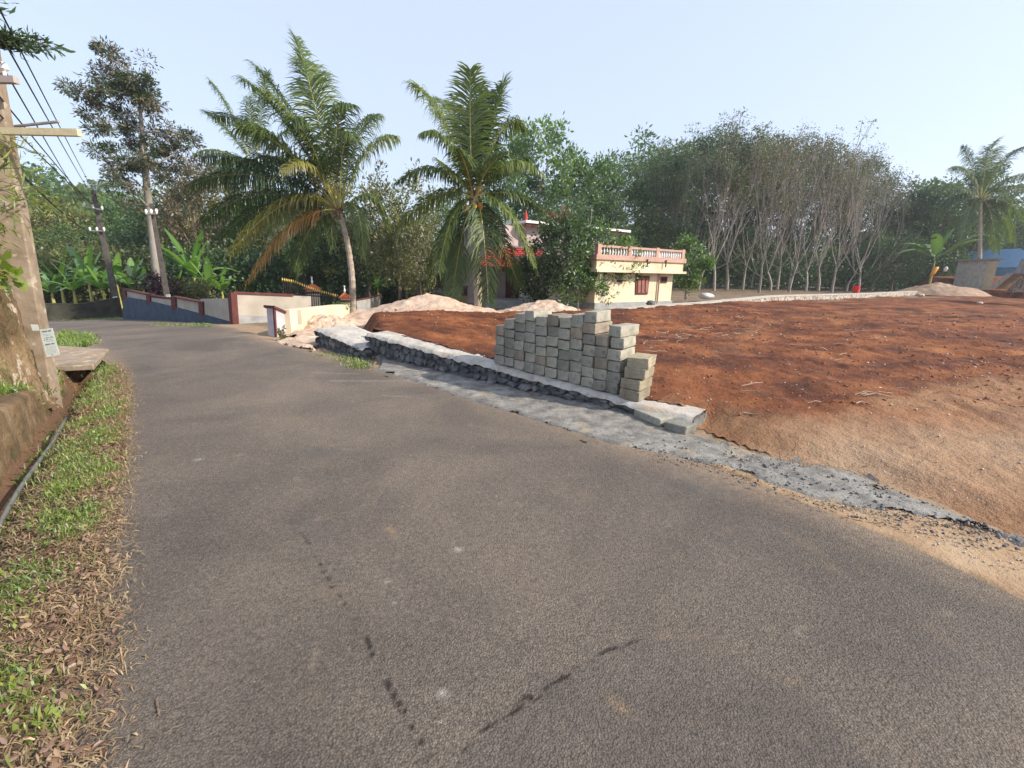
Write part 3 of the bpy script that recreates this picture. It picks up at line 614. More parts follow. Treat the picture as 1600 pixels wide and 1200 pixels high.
def put_block(u, off, z, size, rz, m, label):
    mb = blockmesh(size, .007, None); V = np.concatenate(mb.v); me = bpy.data.meshes.new('concrete_block')
    V[:, 2] += size[2]/2; me.from_pydata(V.tolist(), [], mb.f); me.update(); me.materials.append(m)
    o = bpy.data.objects.new('concrete_block', me); C.objects.link(o); q = WA+wv*u+wn*off
    o.location = (q[0], q[1], z); o.rotation_euler = (rng.uniform(-.012, .012), rng.uniform(-.012, .012), ang+rz)
    b = o.modifiers.new('bevel', 'BEVEL'); b.width = rng.uniform(.006, .013); b.segments = 3
    sb = o.modifiers.new('subdivision', 'SUBSURF'); sb.subdivision_type = 'SIMPLE'; sb.levels = 2; sb.render_levels = 2
    tx = bpy.data.textures.get('wear') or bpy.data.textures.new('wear', 'CLOUDS'); tx.noise_scale = .05
    dm = o.modifiers.new('wear', 'DISPLACE'); dm.texture = tx; dm.texture_coords = 'GLOBAL'; dm.strength = .014; dm.mid_level = .5
    return tag(o, label, 'block', BG)
for c_ in range(ncol):
    u = u0+cw*(c_+.5); zb = wz(u); q = WA+wv*u+wn*offs; P_ = np.array([*q, zb]); zt = zat(P_, 460+tops[c_]*.225); H = max(zt-zb, .3)
    k = cnt[c_]; hs = rng.uniform(.9, 1.1, k); hs = hs/hs.sum()*H
    z = zb
    for r_ in range(k):
        wdd = cw*rng.uniform(.95, 1.0)-.006
        topb = r_ == k-1; rz = rng.normal(0, .035)+(rng.uniform(-.12, .12) if topb else 0)
        shade = M['block3'] if rng.rand() < .15 else M['block']
        where = 'bottom block' if r_ == 0 else ('top block' if topb else ordn[r_]+' block up')
        if topb and c_ in (8, 10): label = 'sunlit grey block on top of the %s column of the stack' % coln[c_]
        else: label = 'grey concrete block, %s in the %s column from the left of the stack' % (where, coln[c_])
        lf = .40 if c_ not in (8, 9, 10) else .44
        put_block(u+rng.normal(0, .004), offs+lf/2+rng.normal(0, .012), z, (wdd, lf, hs[r_]-.008), rz, shade, label)
        z += hs[r_]
# the yellowish end pile
ue = u1+.17; zb = wz(ue)-.01; P_ = np.array([*(WA+wv*ue+wn*.2), zb]); zt = zat(P_, 460+425*.225); H = zt-zb
for r_ in range(4):
    lab = ['bottom', 'second up', 'third up', 'top'][r_]
    put_block(ue+[0, .0, .02, .03][r_], .22+.02*r_, zb+H/4*r_, (.26, .36, H/4-.008), [.05, -.03, .08, .16][r_], M['block2'], 'rough yellowish block, %s in the low pile at the near end of the stack' % lab)
# slabs lying at the wall's near end
def slab_block(q0, q1, wdt, ht, label):
    a = G(*q0, .12); b = G(*q1, .10); c3 = (a+b)/2; v_ = (b-a)[:2]; L = np.hypot(*v_)
    mb = MB(); mb.box((0, 0, 0), (L, wdt, ht), jit=.008); V = np.concatenate(mb.v); me = bpy.data.meshes.new('concrete_block'); V[:, 2] += ht/2; me.from_pydata(V.tolist(), [], mb.f); me.update(); me.materials.append(M['block'])
    o = bpy.data.objects.new('concrete_block', me); C.objects.link(o); o.location = (c3[0], c3[1], float(h0(c3[0], c3[1]))+.03); o.rotation_euler = (0, 0, math.atan2(v_[1], v_[0]))
    b_ = o.modifiers.new('bevel', 'BEVEL'); b_.width = .018; b_.segments = 3
    return tag(o, label, 'block', 'loose blocks at the end of the stone wall')
slab_block((1000, 638), (1042, 657), .2, .10, 'flat grey block lying at the wall end beside the yellowish pile')
slab_block((1046, 656), (1080, 668), .24, .10, 'outermost flat grey block lying against the red soil past the wall end')

# ================================================================== SAND
def heap(name, cpx, wpx, top_py, depth, label, m=M['sand'], seed=0, rough=1, group=None, hf=h0, base_dz=0.0):
    c_ = G(*cpx, base_dz); l = G(cpx[0]-wpx/2, cpx[1], base_dz); rr_ = np.hypot(*(c_-l)[:2]); rx, ry = rr_, depth
    zb = float(hf(c_[0], c_[1])); H = zat(np.array([c_[0], c_[1]+0, zb]), top_py)-zb
    n_ = 110; X, Y = np.meshgrid(np.linspace(-1.15, 1.15, n_), np.linspace(-1.15, 1.15, n_))
    r = np.hypot(X, Y)*(1+fbm(X*1.6+seed, Y*1.6, 3)*.35); prof = np.clip(1-r, 0, 1); prof = np.where(prof > 0, prof**.9, 0)
    prof = np.minimum(prof*1.15, .93+prof*.07)
    Z = H*prof*(1+fbm(X*3+seed, Y*3, 3)*.22)+(fbm(X*9+seed, Y*9, 4)*.07+np.abs(fbm(X*5, Y*5+seed, 4))*.10*H)*rough*sstep(0, .3, prof)-.05*(prof <= 0)
    gx_, gy_ = c_[0]+X*rx, c_[1]+Y*ry
    o = grid_mesh(name, X*rx, Y*ry, Z+(hf(gx_, gy_)-zb), m, None, r < 1.1); o.location = (c_[0], c_[1], zb)
    return tag(o, label, 'sand pile', group)
poly_sheet('sand_spread', [(425, 536), (450, 527), (452, 512), (480, 500), (545, 492), (600, 478), (700, 485), (770, 490), (900, 486), (960, 490), (965, 496), (860, 503), (760, 505), (650, 506), (570, 514), (500, 540), (495, 550), (470, 548)], M['sand'], .05, res=.06, jitter=.15, bump=.09)
heap('sand_pile', (668, 497), 205, 463, 1.6, 'large cone of pale pink sand between the two nearest coconut palms', seed=1)
heap('sand_pile', (850, 495), 165, 471, 1.9, 'low wide pile of pale sand behind the concrete block stack', seed=5)
heap('sand_pile', (510, 512), 120, 494, .9, 'small rough heap of sand and rubble against the cream gate wall', seed=9, rough=1.6)
heap('sand_pile', (1466, 459.5), 84, 444, 3.2, 'distant tan gravel pile at the right end of the white topped wall', m=mat('gravel_pile', [(.3, (.25, .16, .11)), (.6, (.35, .25, .18)), (.8, (.43, .33, .25))], 2, .6, 8, bdist=.05), seed=12)
# ================================================================== FAR LOW WALL ROUND THE PLOT
def strip_wall(name, P2, w_, hgt, m, label, mcap=None, cap=.05, base=-.3, parent=None, cat='wall', hfun=h0, capover=.02):
    P2 = resample(P2, max(12, len(P2)*6)); n_ = len(P2); t = unit(np.gradient(P2, axis=0)); nn = np.stack([-t[:, 1], t[:, 0]], 1)
    hh = np.interp(np.linspace(0, 1, n_), np.linspace(0, 1, len(np.atleast_1d(hgt))), np.atleast_1d(hgt)) if np.ndim(hgt) else np.full(n_, hgt)
    zg = hfun(P2[:, 0], P2[:, 1]); mid = P2[n_//2]
    root = parent or empty(name, (*mid, float(zg[n_//2])), label, cat)
    def prism(nm, w2, z0, z1, mm):
        V = []
        for i in range(n_):
            a = P2[i]-nn[i]*w2/2; b = P2[i]+nn[i]*w2/2
            V += [(*a, z0[i]), (*a, z1[i]), (*b, z1[i]), (*b, z0[i])]
        Fs = [(4*i+j, 4*(i+1)+j, 4*(i+1)+(j+1) % 4, 4*i+(j+1) % 4) for i in range(n_-1) for j in range(4)]+[(3, 2, 1, 0), tuple(4*(n_-1)+q for q in range(4))]
        mb = MB(); mb.add(V, Fs); return mb.build(nm, mm, root)
    prism('wall_body', w_, zg+base, zg+hh-cap, m); prism('wall_cap', w_+capover*2, zg+hh-cap+.001, zg+hh, mcap or m)
    return root
M['rubble_pale'] = mat('pale_rubble', [(.3, (.16, .14, .11)), (.45, (.42, .38, .32)), (.7, (.60, .56, .49))], 6, .9, 14, bdist=.04, spots=[(5, .5, .56, (.12, .10, .08), .7)])
fw_pts = [G(x, y)[:2] for x, y in ((955, 491), (1020, 484), (1100, 479), (1250, 467), (1430, 459))]
zt_ = [zat(G(x, y), t)-float(h0(*G(x, y)[:2])) for x, y, t in ((955, 491, 484), (1100, 479, 470), (1250, 467, 461.5), (1430, 459, 454.5))]
strip_wall('stone_wall', fw_pts, .45, zt_, M['rubble_pale'], 'long low pale stone wall with a white concrete top along the far side of the red soil plot', M['screed'], .07)

# ================================================================== HOUSES
def anchored(name, P, label, cat, group=None): return empty(name, P, label, cat, group)
hA, hB = G(946, 484), G(1047, 477); ev = unit((hB-hA)[:2]); en = np.array([-ev[1], ev[0]]); en = en if en@hA[:2] > 0 else -en
house = anchored('house', ((hA+hB)/2), 'cream single storey house with a terracotta balustrade on its flat roof and red shuttered window', 'house')
hC = np.array([*(hB[:2]+en*5.5), hB[2]]); zr = zat(hB, 427)
def wallbox(nm, P0, along, deep, z0, z1, m, root):
    P0 = np.array(P0)[:2]; q = [P0, P0+along, P0+along+deep, P0+deep]; V = [(*a, z0) for a in q]+[(*a, z1) for a in q]
    mb = MB(); mb.add(V, [(3, 2, 1, 0), (4, 5, 6, 7), (0, 1, 5, 4), (1, 2, 6, 5), (2, 3, 7, 6), (3, 0, 4, 7)]); return mb.build(nm, m, root)
Lh = 5.2; zg = hB[2]
wallbox('wall', hB[:2]-ev*Lh, ev*Lh, en*5.5, zg-.4, zr, M['cream'], house)
wallbox('plinth', hB[:2]-ev*(Lh+.03)-en*.06, ev*(Lh+.09), en*5.6, zg-.5, zg+.22, M['grey'], house)
z2, z3, z4 = zat(hB-np.array([*(en*.5), 0]), 411), zat(hB-np.array([*(en*.5), 0]), 404), zat(hB-np.array([*(en*.5), 0]), 391)
wallbox('sunshade', hB[:2]-ev*(Lh+.4)-en*.45, ev*(Lh+.8), en*.46, zr-.02, zr+.09, M['cream'], house)
wallbox('parapet', hB[:2]-ev*(Lh+.3)-en*.3, ev*(Lh+.6), en*6.0, zr+.092, z2, M['cream'], house)
wallbox('cornice', hB[:2]-ev*(Lh+.4)-en*.38, ev*(Lh+.8), en*6.2, z2+.002, z3, M['pink'], house)
bal = MB(); rail = MB(); o0 = hB[:2]-ev*(Lh+.3)-en*.3; LL = Lh+.6
for k in range(int(LL/.17)):
    q = o0+ev*(.1+k*.17)+en*.06; bal.tube([(*q, z3), (*q, z3+(z4-z3)*.35), (*q, z3+(z4-z3)*.6), (*q, z4-.08)], [.035, .055, .03, .04], 6)
for k in range(int(5.6/.17)):
    q = o0+ev*(LL-.06)+en*(.2+k*.17); bal.tube([(*q, z3), (*q, z3+(z4-z3)*.35), (*q, z4-.08)], [.035, .055, .035], 6)
bal.build('balusters', M['white'], house)
wallbox('balustrade_rail', o0-en*.02, ev*LL, en*.16, z4-.09, z4, M['pink'], house); wallbox('balustrade_rail', o0+ev*(LL-.16)+en*.142, ev*.16, en*5.6, z4-.09, z4-.003, M['pink'], house)
for k in (0, .33, .66, 1): wallbox('balustrade_post', o0+ev*(LL-.2)*k-en*.03, ev*.2, en*.2, z3+.002, z4+.04, M['pink'], house)
slab_p = lambda nm, pts, th, m, par, fr: slab(nm, hA, hB, pts, th, m, par, front=fr)
wn_ = slab_p('window', [(993, 430.5), (1014.5, 431), (1011, 460), (992, 460)], .05, M['maroon'], house, .04)
for k in range(3):
    x0 = 995.5+k*6; slab_p('shutter', [(x0, 434), (x0+4.4, 434), (x0+3.6, 457.5), (x0-.6, 457.5)], .03, M['shutter'], wn_, .065)
vt = slab_p('vent_window', [(1032, 432), (1042, 432.5), (1041, 442), (1031, 442)], .05, M['maroon'], house, .04); slab_p('pane', [(1034, 434), (1040.5, 434), (1039.5, 440), (1033, 440)], .03, M['dark'], vt, .055)
vt = slab_p('vent_window', [(961, 435), (973, 435.5), (972, 443), (960, 442.5)], .05, M['pink'], house, .04); slab_p('pane', [(963, 437), (971, 437.5), (970.5, 441.5), (962.5, 441)], .03, M['dark'], vt, .055)
u_, _ = onplane(1028, 440, hA, hB); q = hA[:2]+ev*u_-en*.07; mb = MB(); mb.tube([(*q, zg+.15), (*q, zr)], [.04, .04], 8); mb.build('drain_pipe', M['pink'], house)
for px_ in (1000, 1029):
    u_, _ = onplane(px_, 410, hA, hB); q = hA[:2]+ev*u_-en*.42; mb = MB(); mb.tube([(*q, z2-.22), (*q, z2+.1)], [.03, .03], 6); mb.build('roof_spout', M['iron'], house)
# sunlit stair wall beyond the house
sA = hB[:2]+en*2.6+ev*.02; stair = anchored('outside_stair', (*(sA+ev*.8), zg), 'cream stair wall sloping down at the right side of the cream house', 'staircase')
V = []; sv = ev*1.9
for off in (0, .14):
    for u_, z_ in ((0, zg-.3), (1, zg-.3), (1, zg+1.9), (.85, zg+1.95), (0, z3)): V.append((*(sA+sv*u_+en*off), z_))
mb = MB(); mb.add(V, [(0, 1, 2, 3, 4), (9, 8, 7, 6, 5)]+[(i, (i+1) % 5, 5+(i+1) % 5, 5+i) for i in range(5)]); mb.build('stair_wall', M['cream'], stair)
mb = MB()
for k in range(9): mb.box((*(sA+sv*(.08+k*.1)+en*.55), zg-.2+(z3-zg)*(1-k*.1)*.5), (.2, .8, (z3-zg)*(1-k*.1)), math.atan2(ev[1], ev[0]))
mb.build('steps', M['grey'], stair)
q = hB[:2]-ev*3.3+en*2.5; mb = MB(); mb.tube([(*q, z3), (*(q+ev*.05), z3+2.3)], [.018, .012], 6); tag(mb.build('aerial_pole', M['steel'], None), 'thin pale aerial pole rising from the flat roof of the cream house', 'pole')

# two storey house behind
mA = D(820, 478, 27.5); mA[2] = float(h0(mA[0], mA[1])); zt = zat(mA, 350)
house2 = anchored('house', mA, 'mauve two storey house with white roof edge, half hidden behind the coconut palm', 'house')
fv = ev; gv = en
wallbox('wall', mA[:2], fv*7.4, gv*7, mA[2]-.4, zt, M['mauve'], house2)
lv = -gv*.35-fv*.93; lv = unit(lv)
wallbox('wall', mA[:2]+lv*1.6+gv*.5, -lv*1.6, gv*5, mA[2]-.4, zt-.15, M['mauve'], house2)
# low pitched roof with white edge
def roofp(nm, c1, c2, deep, z_, th, m, root, tilt=.0):
    q = [c1, c2, c2+deep, c1+deep]; zz = [z_, z_-tilt, z_-tilt, z_]; V = [(*a, b) for a, b in zip(q, zz)]+[(*a, b+th) for a, b in zip(q, zz)]
    mb = MB(); mb.add(V, [(3, 2, 1, 0), (4, 5, 6, 7), (0, 1, 5, 4), (1, 2, 6, 5), (2, 3, 7, 6), (3, 0, 4, 7)]); return mb.build(nm, m, root)
roofp('roof', mA[:2]-fv*.5-gv*.6, mA[:2]+fv*8-gv*.6, gv*8.2, zt+.002, .13, M['white'], house2, .0)
wallbox('roof_trim', mA[:2]-fv*.42-gv*.5, fv*8.2, gv*.1, zt-.14, zt, M['maroon'], house2)
q = mA[:2]-fv*.1; mb = MB(); mb.tube([(*q, zt+.13), (*q, zt+.4), (*q, zt+.75)], [.13, .10, .02], 8); mb.build('roof_finial', M['tile'], house2)
slab('window', mA, mA+np.array([*fv, 0]), [(1.2, zt-1.9), (2.4, zt-1.9), (2.4, zt-.7), (1.2, zt-.7)], .1, M['dark'], house2, front=.03, px=False)
# porch with red tiles
pA = D(762, 478, 23.6); pA[2] = float(h0(pA[0], pA[1])); porch = anchored('porch', pA, 'open porch under a red tiled roof on dark maroon posts, left of the mauve house', 'porch')
pz0, pz1 = zat(pA, 417), zat(pA, 389)
e1 = unit(np.array([1., -.12])); e2 = unit(np.array([.12, 1.]))
c0 = pA[:2]-e1*.5; wdt_ = 3.1
V = []
nr = 9
for k in range(nr+1):
    t = k/nr
    for s_ in (0, 1):
        q = c0+e1*(s_*wdt_)+e2*(t*2.6); zz = pz0+(pz1-pz0)*t*1.15
        V.append((*q, zz+.03)); V.append((*q, zz-.03))
F_ = []
for k in range(nr): a = 4*k; F_ += [(a, a+2, a+6, a+4), (a+1, a+5, a+7, a+3), (a, a+4, a+5, a+1), (a+2, a+3, a+7, a+6)]
F_ += [(0, 1, 3, 2), (4*nr, 4*nr+2, 4*nr+3, 4*nr+1)]
mb = MB(); mb.add(V, F_)
for k in range(nr+1):
    t = k/nr; q = c0+e2*(t*2.6); zz = pz0+(pz1-pz0)*t*1.15+.04
    mb.tube([(*q, zz), (*(q+e1*wdt_), zz)], [.035, .035], 6)
mb.build('porch_roof', M['tile'], porch)
for s_, t_ in ((.15, .15), (wdt_-.35, .15), (.15, 2.5), (wdt_-.35, 2.5)): wallbox('post', c0+e1*s_+e2*t_, e1*.24, e2*.24, pA[2]-.3, pz0+(.1 if t_ < 1 else .9), M['maroon'], porch)
wallbox('beam', c0+e1*.1+e2*.14, e1*(wdt_-.2), e2*.2, pz0-.22, pz0-.04, M['maroon'], porch)
wallbox('back_wall', c0+e1*0+e2*2.9, e1*wdt_*1.8, e2*.2, pA[2]-.3, pz1+.3, M['mauve'], porch)
wallbox('floor_slab', c0-e1*.2, e1*wdt_*1.7, e2*2.8, pA[2]-.3, pA[2]+.25, M['grey'], porch)
dd = wallbox('door', c0+e1*1.0+e2*2.84, e1*.9, e2*.05, pA[2]+.25, pA[2]+2.1, M['maroon'], porch)
wallbox('porch_roof_wing', c0+e1*(wdt_+.02)+e2*.3, e1*3.6, e2*2.4, pz0-.12, pz0, M['tile'], porch)
for s_ in (5.2, 6.3): wallbox('post', c0+e1*s_+e2*.4, e1*.22, e2*.22, pA[2]-.3, pz0-.122, M['maroon'], porch)

# ================================================================== COMPOUND WALLS AND GATE (left)
cA, cB = G(193, 499), G(372, 506)
comp = anchored('compound_wall', (cA+cB)/2, 'stepped compound wall with cream panels and maroon posts over a sloping slate blue base', 'wall')
S = lambda nm, pts, th, m, fr, par=comp, A=cA, B=cB: slab(nm, A, B, pts, th, m, par, front=fr)
S('wall_base', [(194, 515), (194, 463), (236, 470.5), (268, 478), (315, 490), (364, 505), (372, 520)], .3, M['blue'], .05)
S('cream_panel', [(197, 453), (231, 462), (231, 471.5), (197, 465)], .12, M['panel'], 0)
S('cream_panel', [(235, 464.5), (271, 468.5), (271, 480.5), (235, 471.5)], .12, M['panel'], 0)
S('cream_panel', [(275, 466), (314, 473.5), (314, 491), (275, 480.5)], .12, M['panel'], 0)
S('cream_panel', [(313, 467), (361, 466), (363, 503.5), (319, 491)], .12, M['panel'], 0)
for x0, x1, t, b in ((193, 198, 452, 468), (230, 236, 459, 475), (269, 276, 463, 485), (312, 319, 471, 494)): S('post', [(x0, t), (x1, t), (x1+1, b), (x0+1, b)], .2, M['maroon'], .055)
for p0, p1 in (((193, 451), (233, 459.5)), ((234, 461), (270, 465)), ((270, 462.5), (314, 471))): S('coping', [(p0[0], p0[1]), (p1[0], p1[1]), (p1[0], p1[1]+2), (p0[0], p0[1]+2)], .24, M['maroon'], .06)
gA, gB = G(366, 506), G(447, 500.5)
gw = anchored('compound_wall', (gA+gB)/2, 'plain cream wall section with a thin dark coping just left of the gate', 'wall')
T = lambda nm, pts, th, m, fr: slab(nm, gA, gB, pts, th, m, gw, front=fr)
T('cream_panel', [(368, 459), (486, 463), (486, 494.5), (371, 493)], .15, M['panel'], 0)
T('wall_base', [(370, 493.2), (460, 493.7), (460, 510), (371, 512)], .2, M['grey'], .04)
T('coping', [(364, 455.5), (458, 459.5), (458, 462.5), (364, 458.5)], .25, M['maroon'], .06)
T('post', [(359.5, 457), (369, 457.5), (372.5, 506), (363, 506)], .28, M['maroon'], .062)
tA, tB = G(432.5, 524), G(455, 521)
tw_ = anchored('compound_wall', (tA+tB)/2, 'short sloping lavender wall end with a wide maroon coping beside the road', 'wall')
T2 = lambda nm, pts, th, m, fr: slab(nm, tA, tB, pts, th, m, tw_, front=fr)
T2('wall_body', [(429, 481.5), (453, 493), (455, 524), (432, 527)], .28, M['lav'], 0)
T2('corner_strip', [(427.5, 480), (430.5, 481), (433, 527), (431, 527)], .05, M['maroon'], .01)
T2('coping', [(426.5, 477.5), (454, 490), (454, 493.5), (426.5, 481)], .38, M['maroon'], .05)
T2('cream_band', [(452.5, 494), (455, 494), (455.5, 499), (453, 499)], .32, M['cream'], .03)
yA, yB = G(459, 521), G(541, 500)
yw = anchored('compound_wall', (yA+yB)/2, 'sunlit pale yellow low wall with the sand heap against it', 'wall')
slab('wall_body', yA, yB, [(452, 484), (528, 476), (546, 476), (546, 505), (456, 524)], .2, M['cream'], yw)
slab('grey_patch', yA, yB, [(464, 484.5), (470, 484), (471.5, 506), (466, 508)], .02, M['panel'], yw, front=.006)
# gate
kA, kB = G(446, 500), G(536, 493); kA = kA-(kA-CAM)*.01; kB = kB+(kB-CAM)*.03
gate = anchored('sliding_gate', (kA+kB)/2, 'black iron bar gate with a swooping row of golden spear tips', 'gate')
ku = unit((kB-kA)[:2]); Lk_ = np.hypot(*(kB-kA)[:2]); gz = min(kA[2], kB[2])
def onk(x, y): u_, z_ = onplane(x, y, kA, kB); q = kA[:2]+ku*u_; return np.array([*q, z_])
for i, x in enumerate(np.linspace(441, 527, 26)):
    yt = np.interp(x, [440, 460, 480, 500, 530], [434.5, 438, 446.5, 453, 461]); p1 = onk(x, yt); lowb = onk(x+1.5, 484); 
    if i % 1 == 0:
        r_ = MB(); top_ = onk(x, yt+4)
        r_.tube([(p1[0], p1[1], gz+.1), (p1[0], p1[1], top_[2])], [.016, .016], 5, False); b_ = r_.build('bar', M['iron'], gate)
        r_ = MB(); r_.tube([(p1[0], p1[1], top_[2]), (p1[0], p1[1], top_[2]+.05), (p1[0], p1[1], top_[2]+.12)], [.012, .030, .003], 5); r_.build('spear_tip', M['gold'], b_)
for y0_, y1_ in ((460, 464), (484, 483)):
    a = onk(440, y0_); b = onk(528, y1_); mb = MB(); mb.tube([a, b], [.03, .03], 6); mb.build('rail', M['iron'], gate)
def pillar(px, py, topy, wpx, label, lean=0):
    P = G(px, py); P = P+(P-CAM)*.045; P[2] = float(h0(P[0], P[1])); z_ = zat(P, topy+.0); capb = zat(P, topy+9); wm = wpx/720*np.linalg.norm(P-CAM)
    r_ = anchored('gate_pillar', P, label, 'pillar', 'gate pillars')
    mb = MB(); mb.box((P[0], P[1], (P[2]+capb)/2-.1), (wm*.82, wm*.82, capb-P[2]+.2), .3); mb.build('shaft', M['cream'], r_)
    mb = MB(); mb.box((P[0], P[1], capb-.12), (wm*.92, wm*.92, .1), .3); mb.build('band', M['maroon'], r_)
    mb = MB(); a = wm*.62; q = [(math.cos(t+.3)*a*1.25, math.sin(t+.3)*a*1.25) for t in (rad(45), rad(135), rad(225), rad(315))]
    V = [(P[0]+x, P[1]+y, capb) for x, y in q]+[(P[0]+x*1, P[1]+y*1, capb+.05) for x, y in q]+[(P[0]+x*.12, P[1]+y*.12, z_) for x, y in q]
    mb.add(V, [(3, 2, 1, 0)]+[(i, (i+1) % 4, 4+(i+1) % 4, 4+i) for i in range(4)]+[(4+i, 4+(i+1) % 4, 8+(i+1) % 4, 8+i) for i in range(4)]+[(8, 9, 10, 11)])
    mb.build('tiled_cap', M['orange_tile'], r_)
    mb = MB(); mb.tube([(P[0], P[1], z_), (P[0], P[1], z_+.08), (P[0], P[1], z_+.2), (P[0], P[1], z_+.3)], [.02, .05, .02, .045], 6); mb.build('lamp', M['white'], r_)
pillar(492, 496, 443.5, 19, 'gate pillar with an orange tiled cap standing behind the iron bars')
pillar(541, 494, 457, 15, 'gate pillar with an orange cap standing just left of the palm trunk')
# curved wall and back wall
cw_ = [G(x, y)[:2] for x, y in ((556, 487), (575, 484), (592, 479), (598, 473), (590, 468))]
strip_wall('garden_wall', cw_, .15, [.62, .72, .8, .9, .9], M['grey'], 'short curved garden wall with a brown coping right of the leaning palm trunk', M['maroon'], .06)
bA, bB = G(560, 467.5), G(742, 470); bA = np.array(bA); 
bw = anchored('compound_wall', (bA+bB)/2, 'long ochre wall with maroon posts in the shade behind the sand pile', 'wall')
W2 = lambda nm, pts, th, m, fr: slab(nm, bA, bB, pts, th, m, bw, front=fr)
W2('wall_base', [(556, 461), (744, 463), (744, 480), (556, 480)], .3, mat('ochre_paint', [(.3, (.26, .19, .09)), (.6, (.38, .29, .15)), (.8, (.46, .36, .2))], 2, .2, 30), .03)
W2('cream_panel', [(556, 449.5), (744, 448), (744, 463), (556, 461)], .2, M['rubble_pale'], 0)
for x0 in (602, 666, 722): W2('post', [(x0, 448), (x0+9, 448), (x0+9, 462), (x0, 462)], .3, M['maroon'], .05)
W2('coping', [(556, 448), (744, 446.5), (744, 448.5), (556, 450)], .3, M['maroon'], .045)
# far left dark field wall
dA = [G(x, y)[:2] for x, y in ((60, 502), (120, 499), (192, 496))]
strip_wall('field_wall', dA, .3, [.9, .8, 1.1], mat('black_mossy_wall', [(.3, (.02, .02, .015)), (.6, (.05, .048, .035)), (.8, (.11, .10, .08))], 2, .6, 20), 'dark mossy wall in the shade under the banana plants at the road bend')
# right side: shed, blue roof, ramp wall, bits
shp = D(1492, 432, 52); zg_ = zat(shp, 430); shed = anchored('shed', (shp[0], shp[1], zg_), 'small grey block shed with a flat slab roof at the right edge of the plot', 'shed')
shq = D(1538, 432, 48.5); e_ = (shq-shp)[:2]; n_ = unit(shp[:2])
wallbox('wall', shp[:2], e_, n_*3.5, zg_-1.5, zat(shp, 408), M['concrete'], shed)
wallbox('side_panel', shq[:2]+unit(e_)*.01, unit(e_)*1.1, n_*3.0, zg_-1.5, zat(shp, 408.4), M['cream'], shed)
wallbox('roof', shp[:2]-unit(e_)*.3-n_*.3, e_+unit(e_)*1.8, n_*4.2, zat(shp, 408)+.002, zat(shp, 405.5), M['grey'], shed)
bl_ = D(1535, 410, 58); br = D(1640, 412, 50); blue = anchored('shed', (bl_[0], bl_[1], float(h0(bl_[0], bl_[1]))), 'building with bright blue metal sheet roof behind the grey shed', 'shed')
za, zb_ = zat(bl_, 402), zat(bl_, 418)
q = [bl_[:2], br[:2]]; bk_ = unit(np.array([.5, 1]))*7
V = [(*q[0], zb_), (*q[1], zb_), (*(q[1]+bk_), za+1), (*(q[0]+bk_), za+1)]; V += [(a, b, c-.08) for a, b, c in V]
mb = MB(); mb.add(V, [(0, 1, 2, 3), (7, 6, 5, 4), (0, 4, 5, 1), (1, 5, 6, 2), (2, 6, 7, 3), (3, 7, 4, 0)]); mb.build('roof', M['bluesheet'], blue)
wallbox('wall', q[0]+bk_*.05, q[1]-q[0], bk_*.9, zb_-3.5, zb_-.12, M['bluesheet'], blue)
rA, rB = D(1547, 452, 33), D(1600, 428, 30); zA = zat(rA, 449); rB[2] = 0
ramp_ = anchored('retaining_wall', (rA[0], rA[1], zA), 'grey concrete retaining wall with a sloping white top at the right edge', 'wall')
slab('wall_body', (*rA[:2], 0), (*rB[:2], 0), [(1583, 405), (1660, 404), (1660, 429), (1572, 428)], .4, M['grey'], ramp_, front=-.4)
slab('sloping_top', (*rA[:2], 0), (*rB[:2], 0), [(1545, 449), (1574, 427), (1585, 427), (1556, 451)], .6, M['screed'], ramp_, front=.02)
slab('infill', (*rA[:2], 0), (*rB[:2], 0), [(1556, 456), (1584, 429), (1660, 430), (1660, 456)], .4, M['rubble_pale'], ramp_, front=-.5)
P = G(1333, 461.5); P[2] += .0; s_ = .035*np.linalg.norm(P-CAM)/2.2
r_ = anchored('bucket', (P[0], P[1]-.2, P[2]+.15), 'bright red bucket on the white topped far wall', 'bucket')
mb = MB(); mb.tube([(P[0], P[1]-.2, P[2]+.2), (P[0], P[1]-.2, P[2]+.75)], [.2, .28], 14); mb.build('pail', M['red'], r_)
mb = MB(); mb.tube([(P[0]+.28*math.cos(t), P[1]-.2, P[2]+.75+.22*math.sin(t)) for t in np.linspace(0, math.pi, 9)], [.015]*9, 5); mb.build('handle', M['steel'], r_)
P = D(1460, 425, 46); zz = zat(P, 431)
mb = MB(); mb.tube([(P[0]-.2, P[1], zz), (P[0]-.08, P[1], zz+.35), (P[0]+.1, P[1], zz+.7), (P[0]+.28, P[1], zz+.8)], [.14, .2, .18, .08], 10); tag(mb.build('tarpaulin_roll', M['orange'], smooth=True), 'orange sheet bundle leaning under the banana plant beside the grey shed', 'tarpaulin')
P = D(1476, 425, 46); zz = zat(P, 424); mb = MB(); mb.tube([(P[0], P[1], zz), (P[0]+.05, P[1], zz+.3), (P[0]+.03, P[1], zz+.45)], [.12, .17, .06], 8); tag(mb.build('sack', M['sack'], smooth=True), 'tiny white sack hanging beside the orange bundle', 'sack')
P = G(1103, 474); P = D(1103, 468, P[1]+3)
def lump(name, P, r, zs, m, label, cat, seed=0, group=None):
    V = []; nu, nv_ = 14, 9
    for i in range(nv_+1):
        for j in range(nu):
            a = 2*math.pi*j/nu; b = math.pi*i/nv_; rr_ = r*(1+.35*(_T[(j*7+seed) % 256, (i*5+seed) % 256]-.5))
            V.append((P[0]+rr_*math.sin(b)*math.cos(a), P[1]+rr_*math.sin(b)*math.sin(a), P[2]+zs*rr_*(1-math.cos(b))*.5))
    mb = MB(); mb.add(V, [(i*nu+j, i*nu+(j+1) % nu, (i+1)*nu+(j+1) % nu, (i+1)*nu+j) for i in range(nv_) for j in range(nu)])
    return tag(mb.build(name, m, smooth=True), label, cat, group)
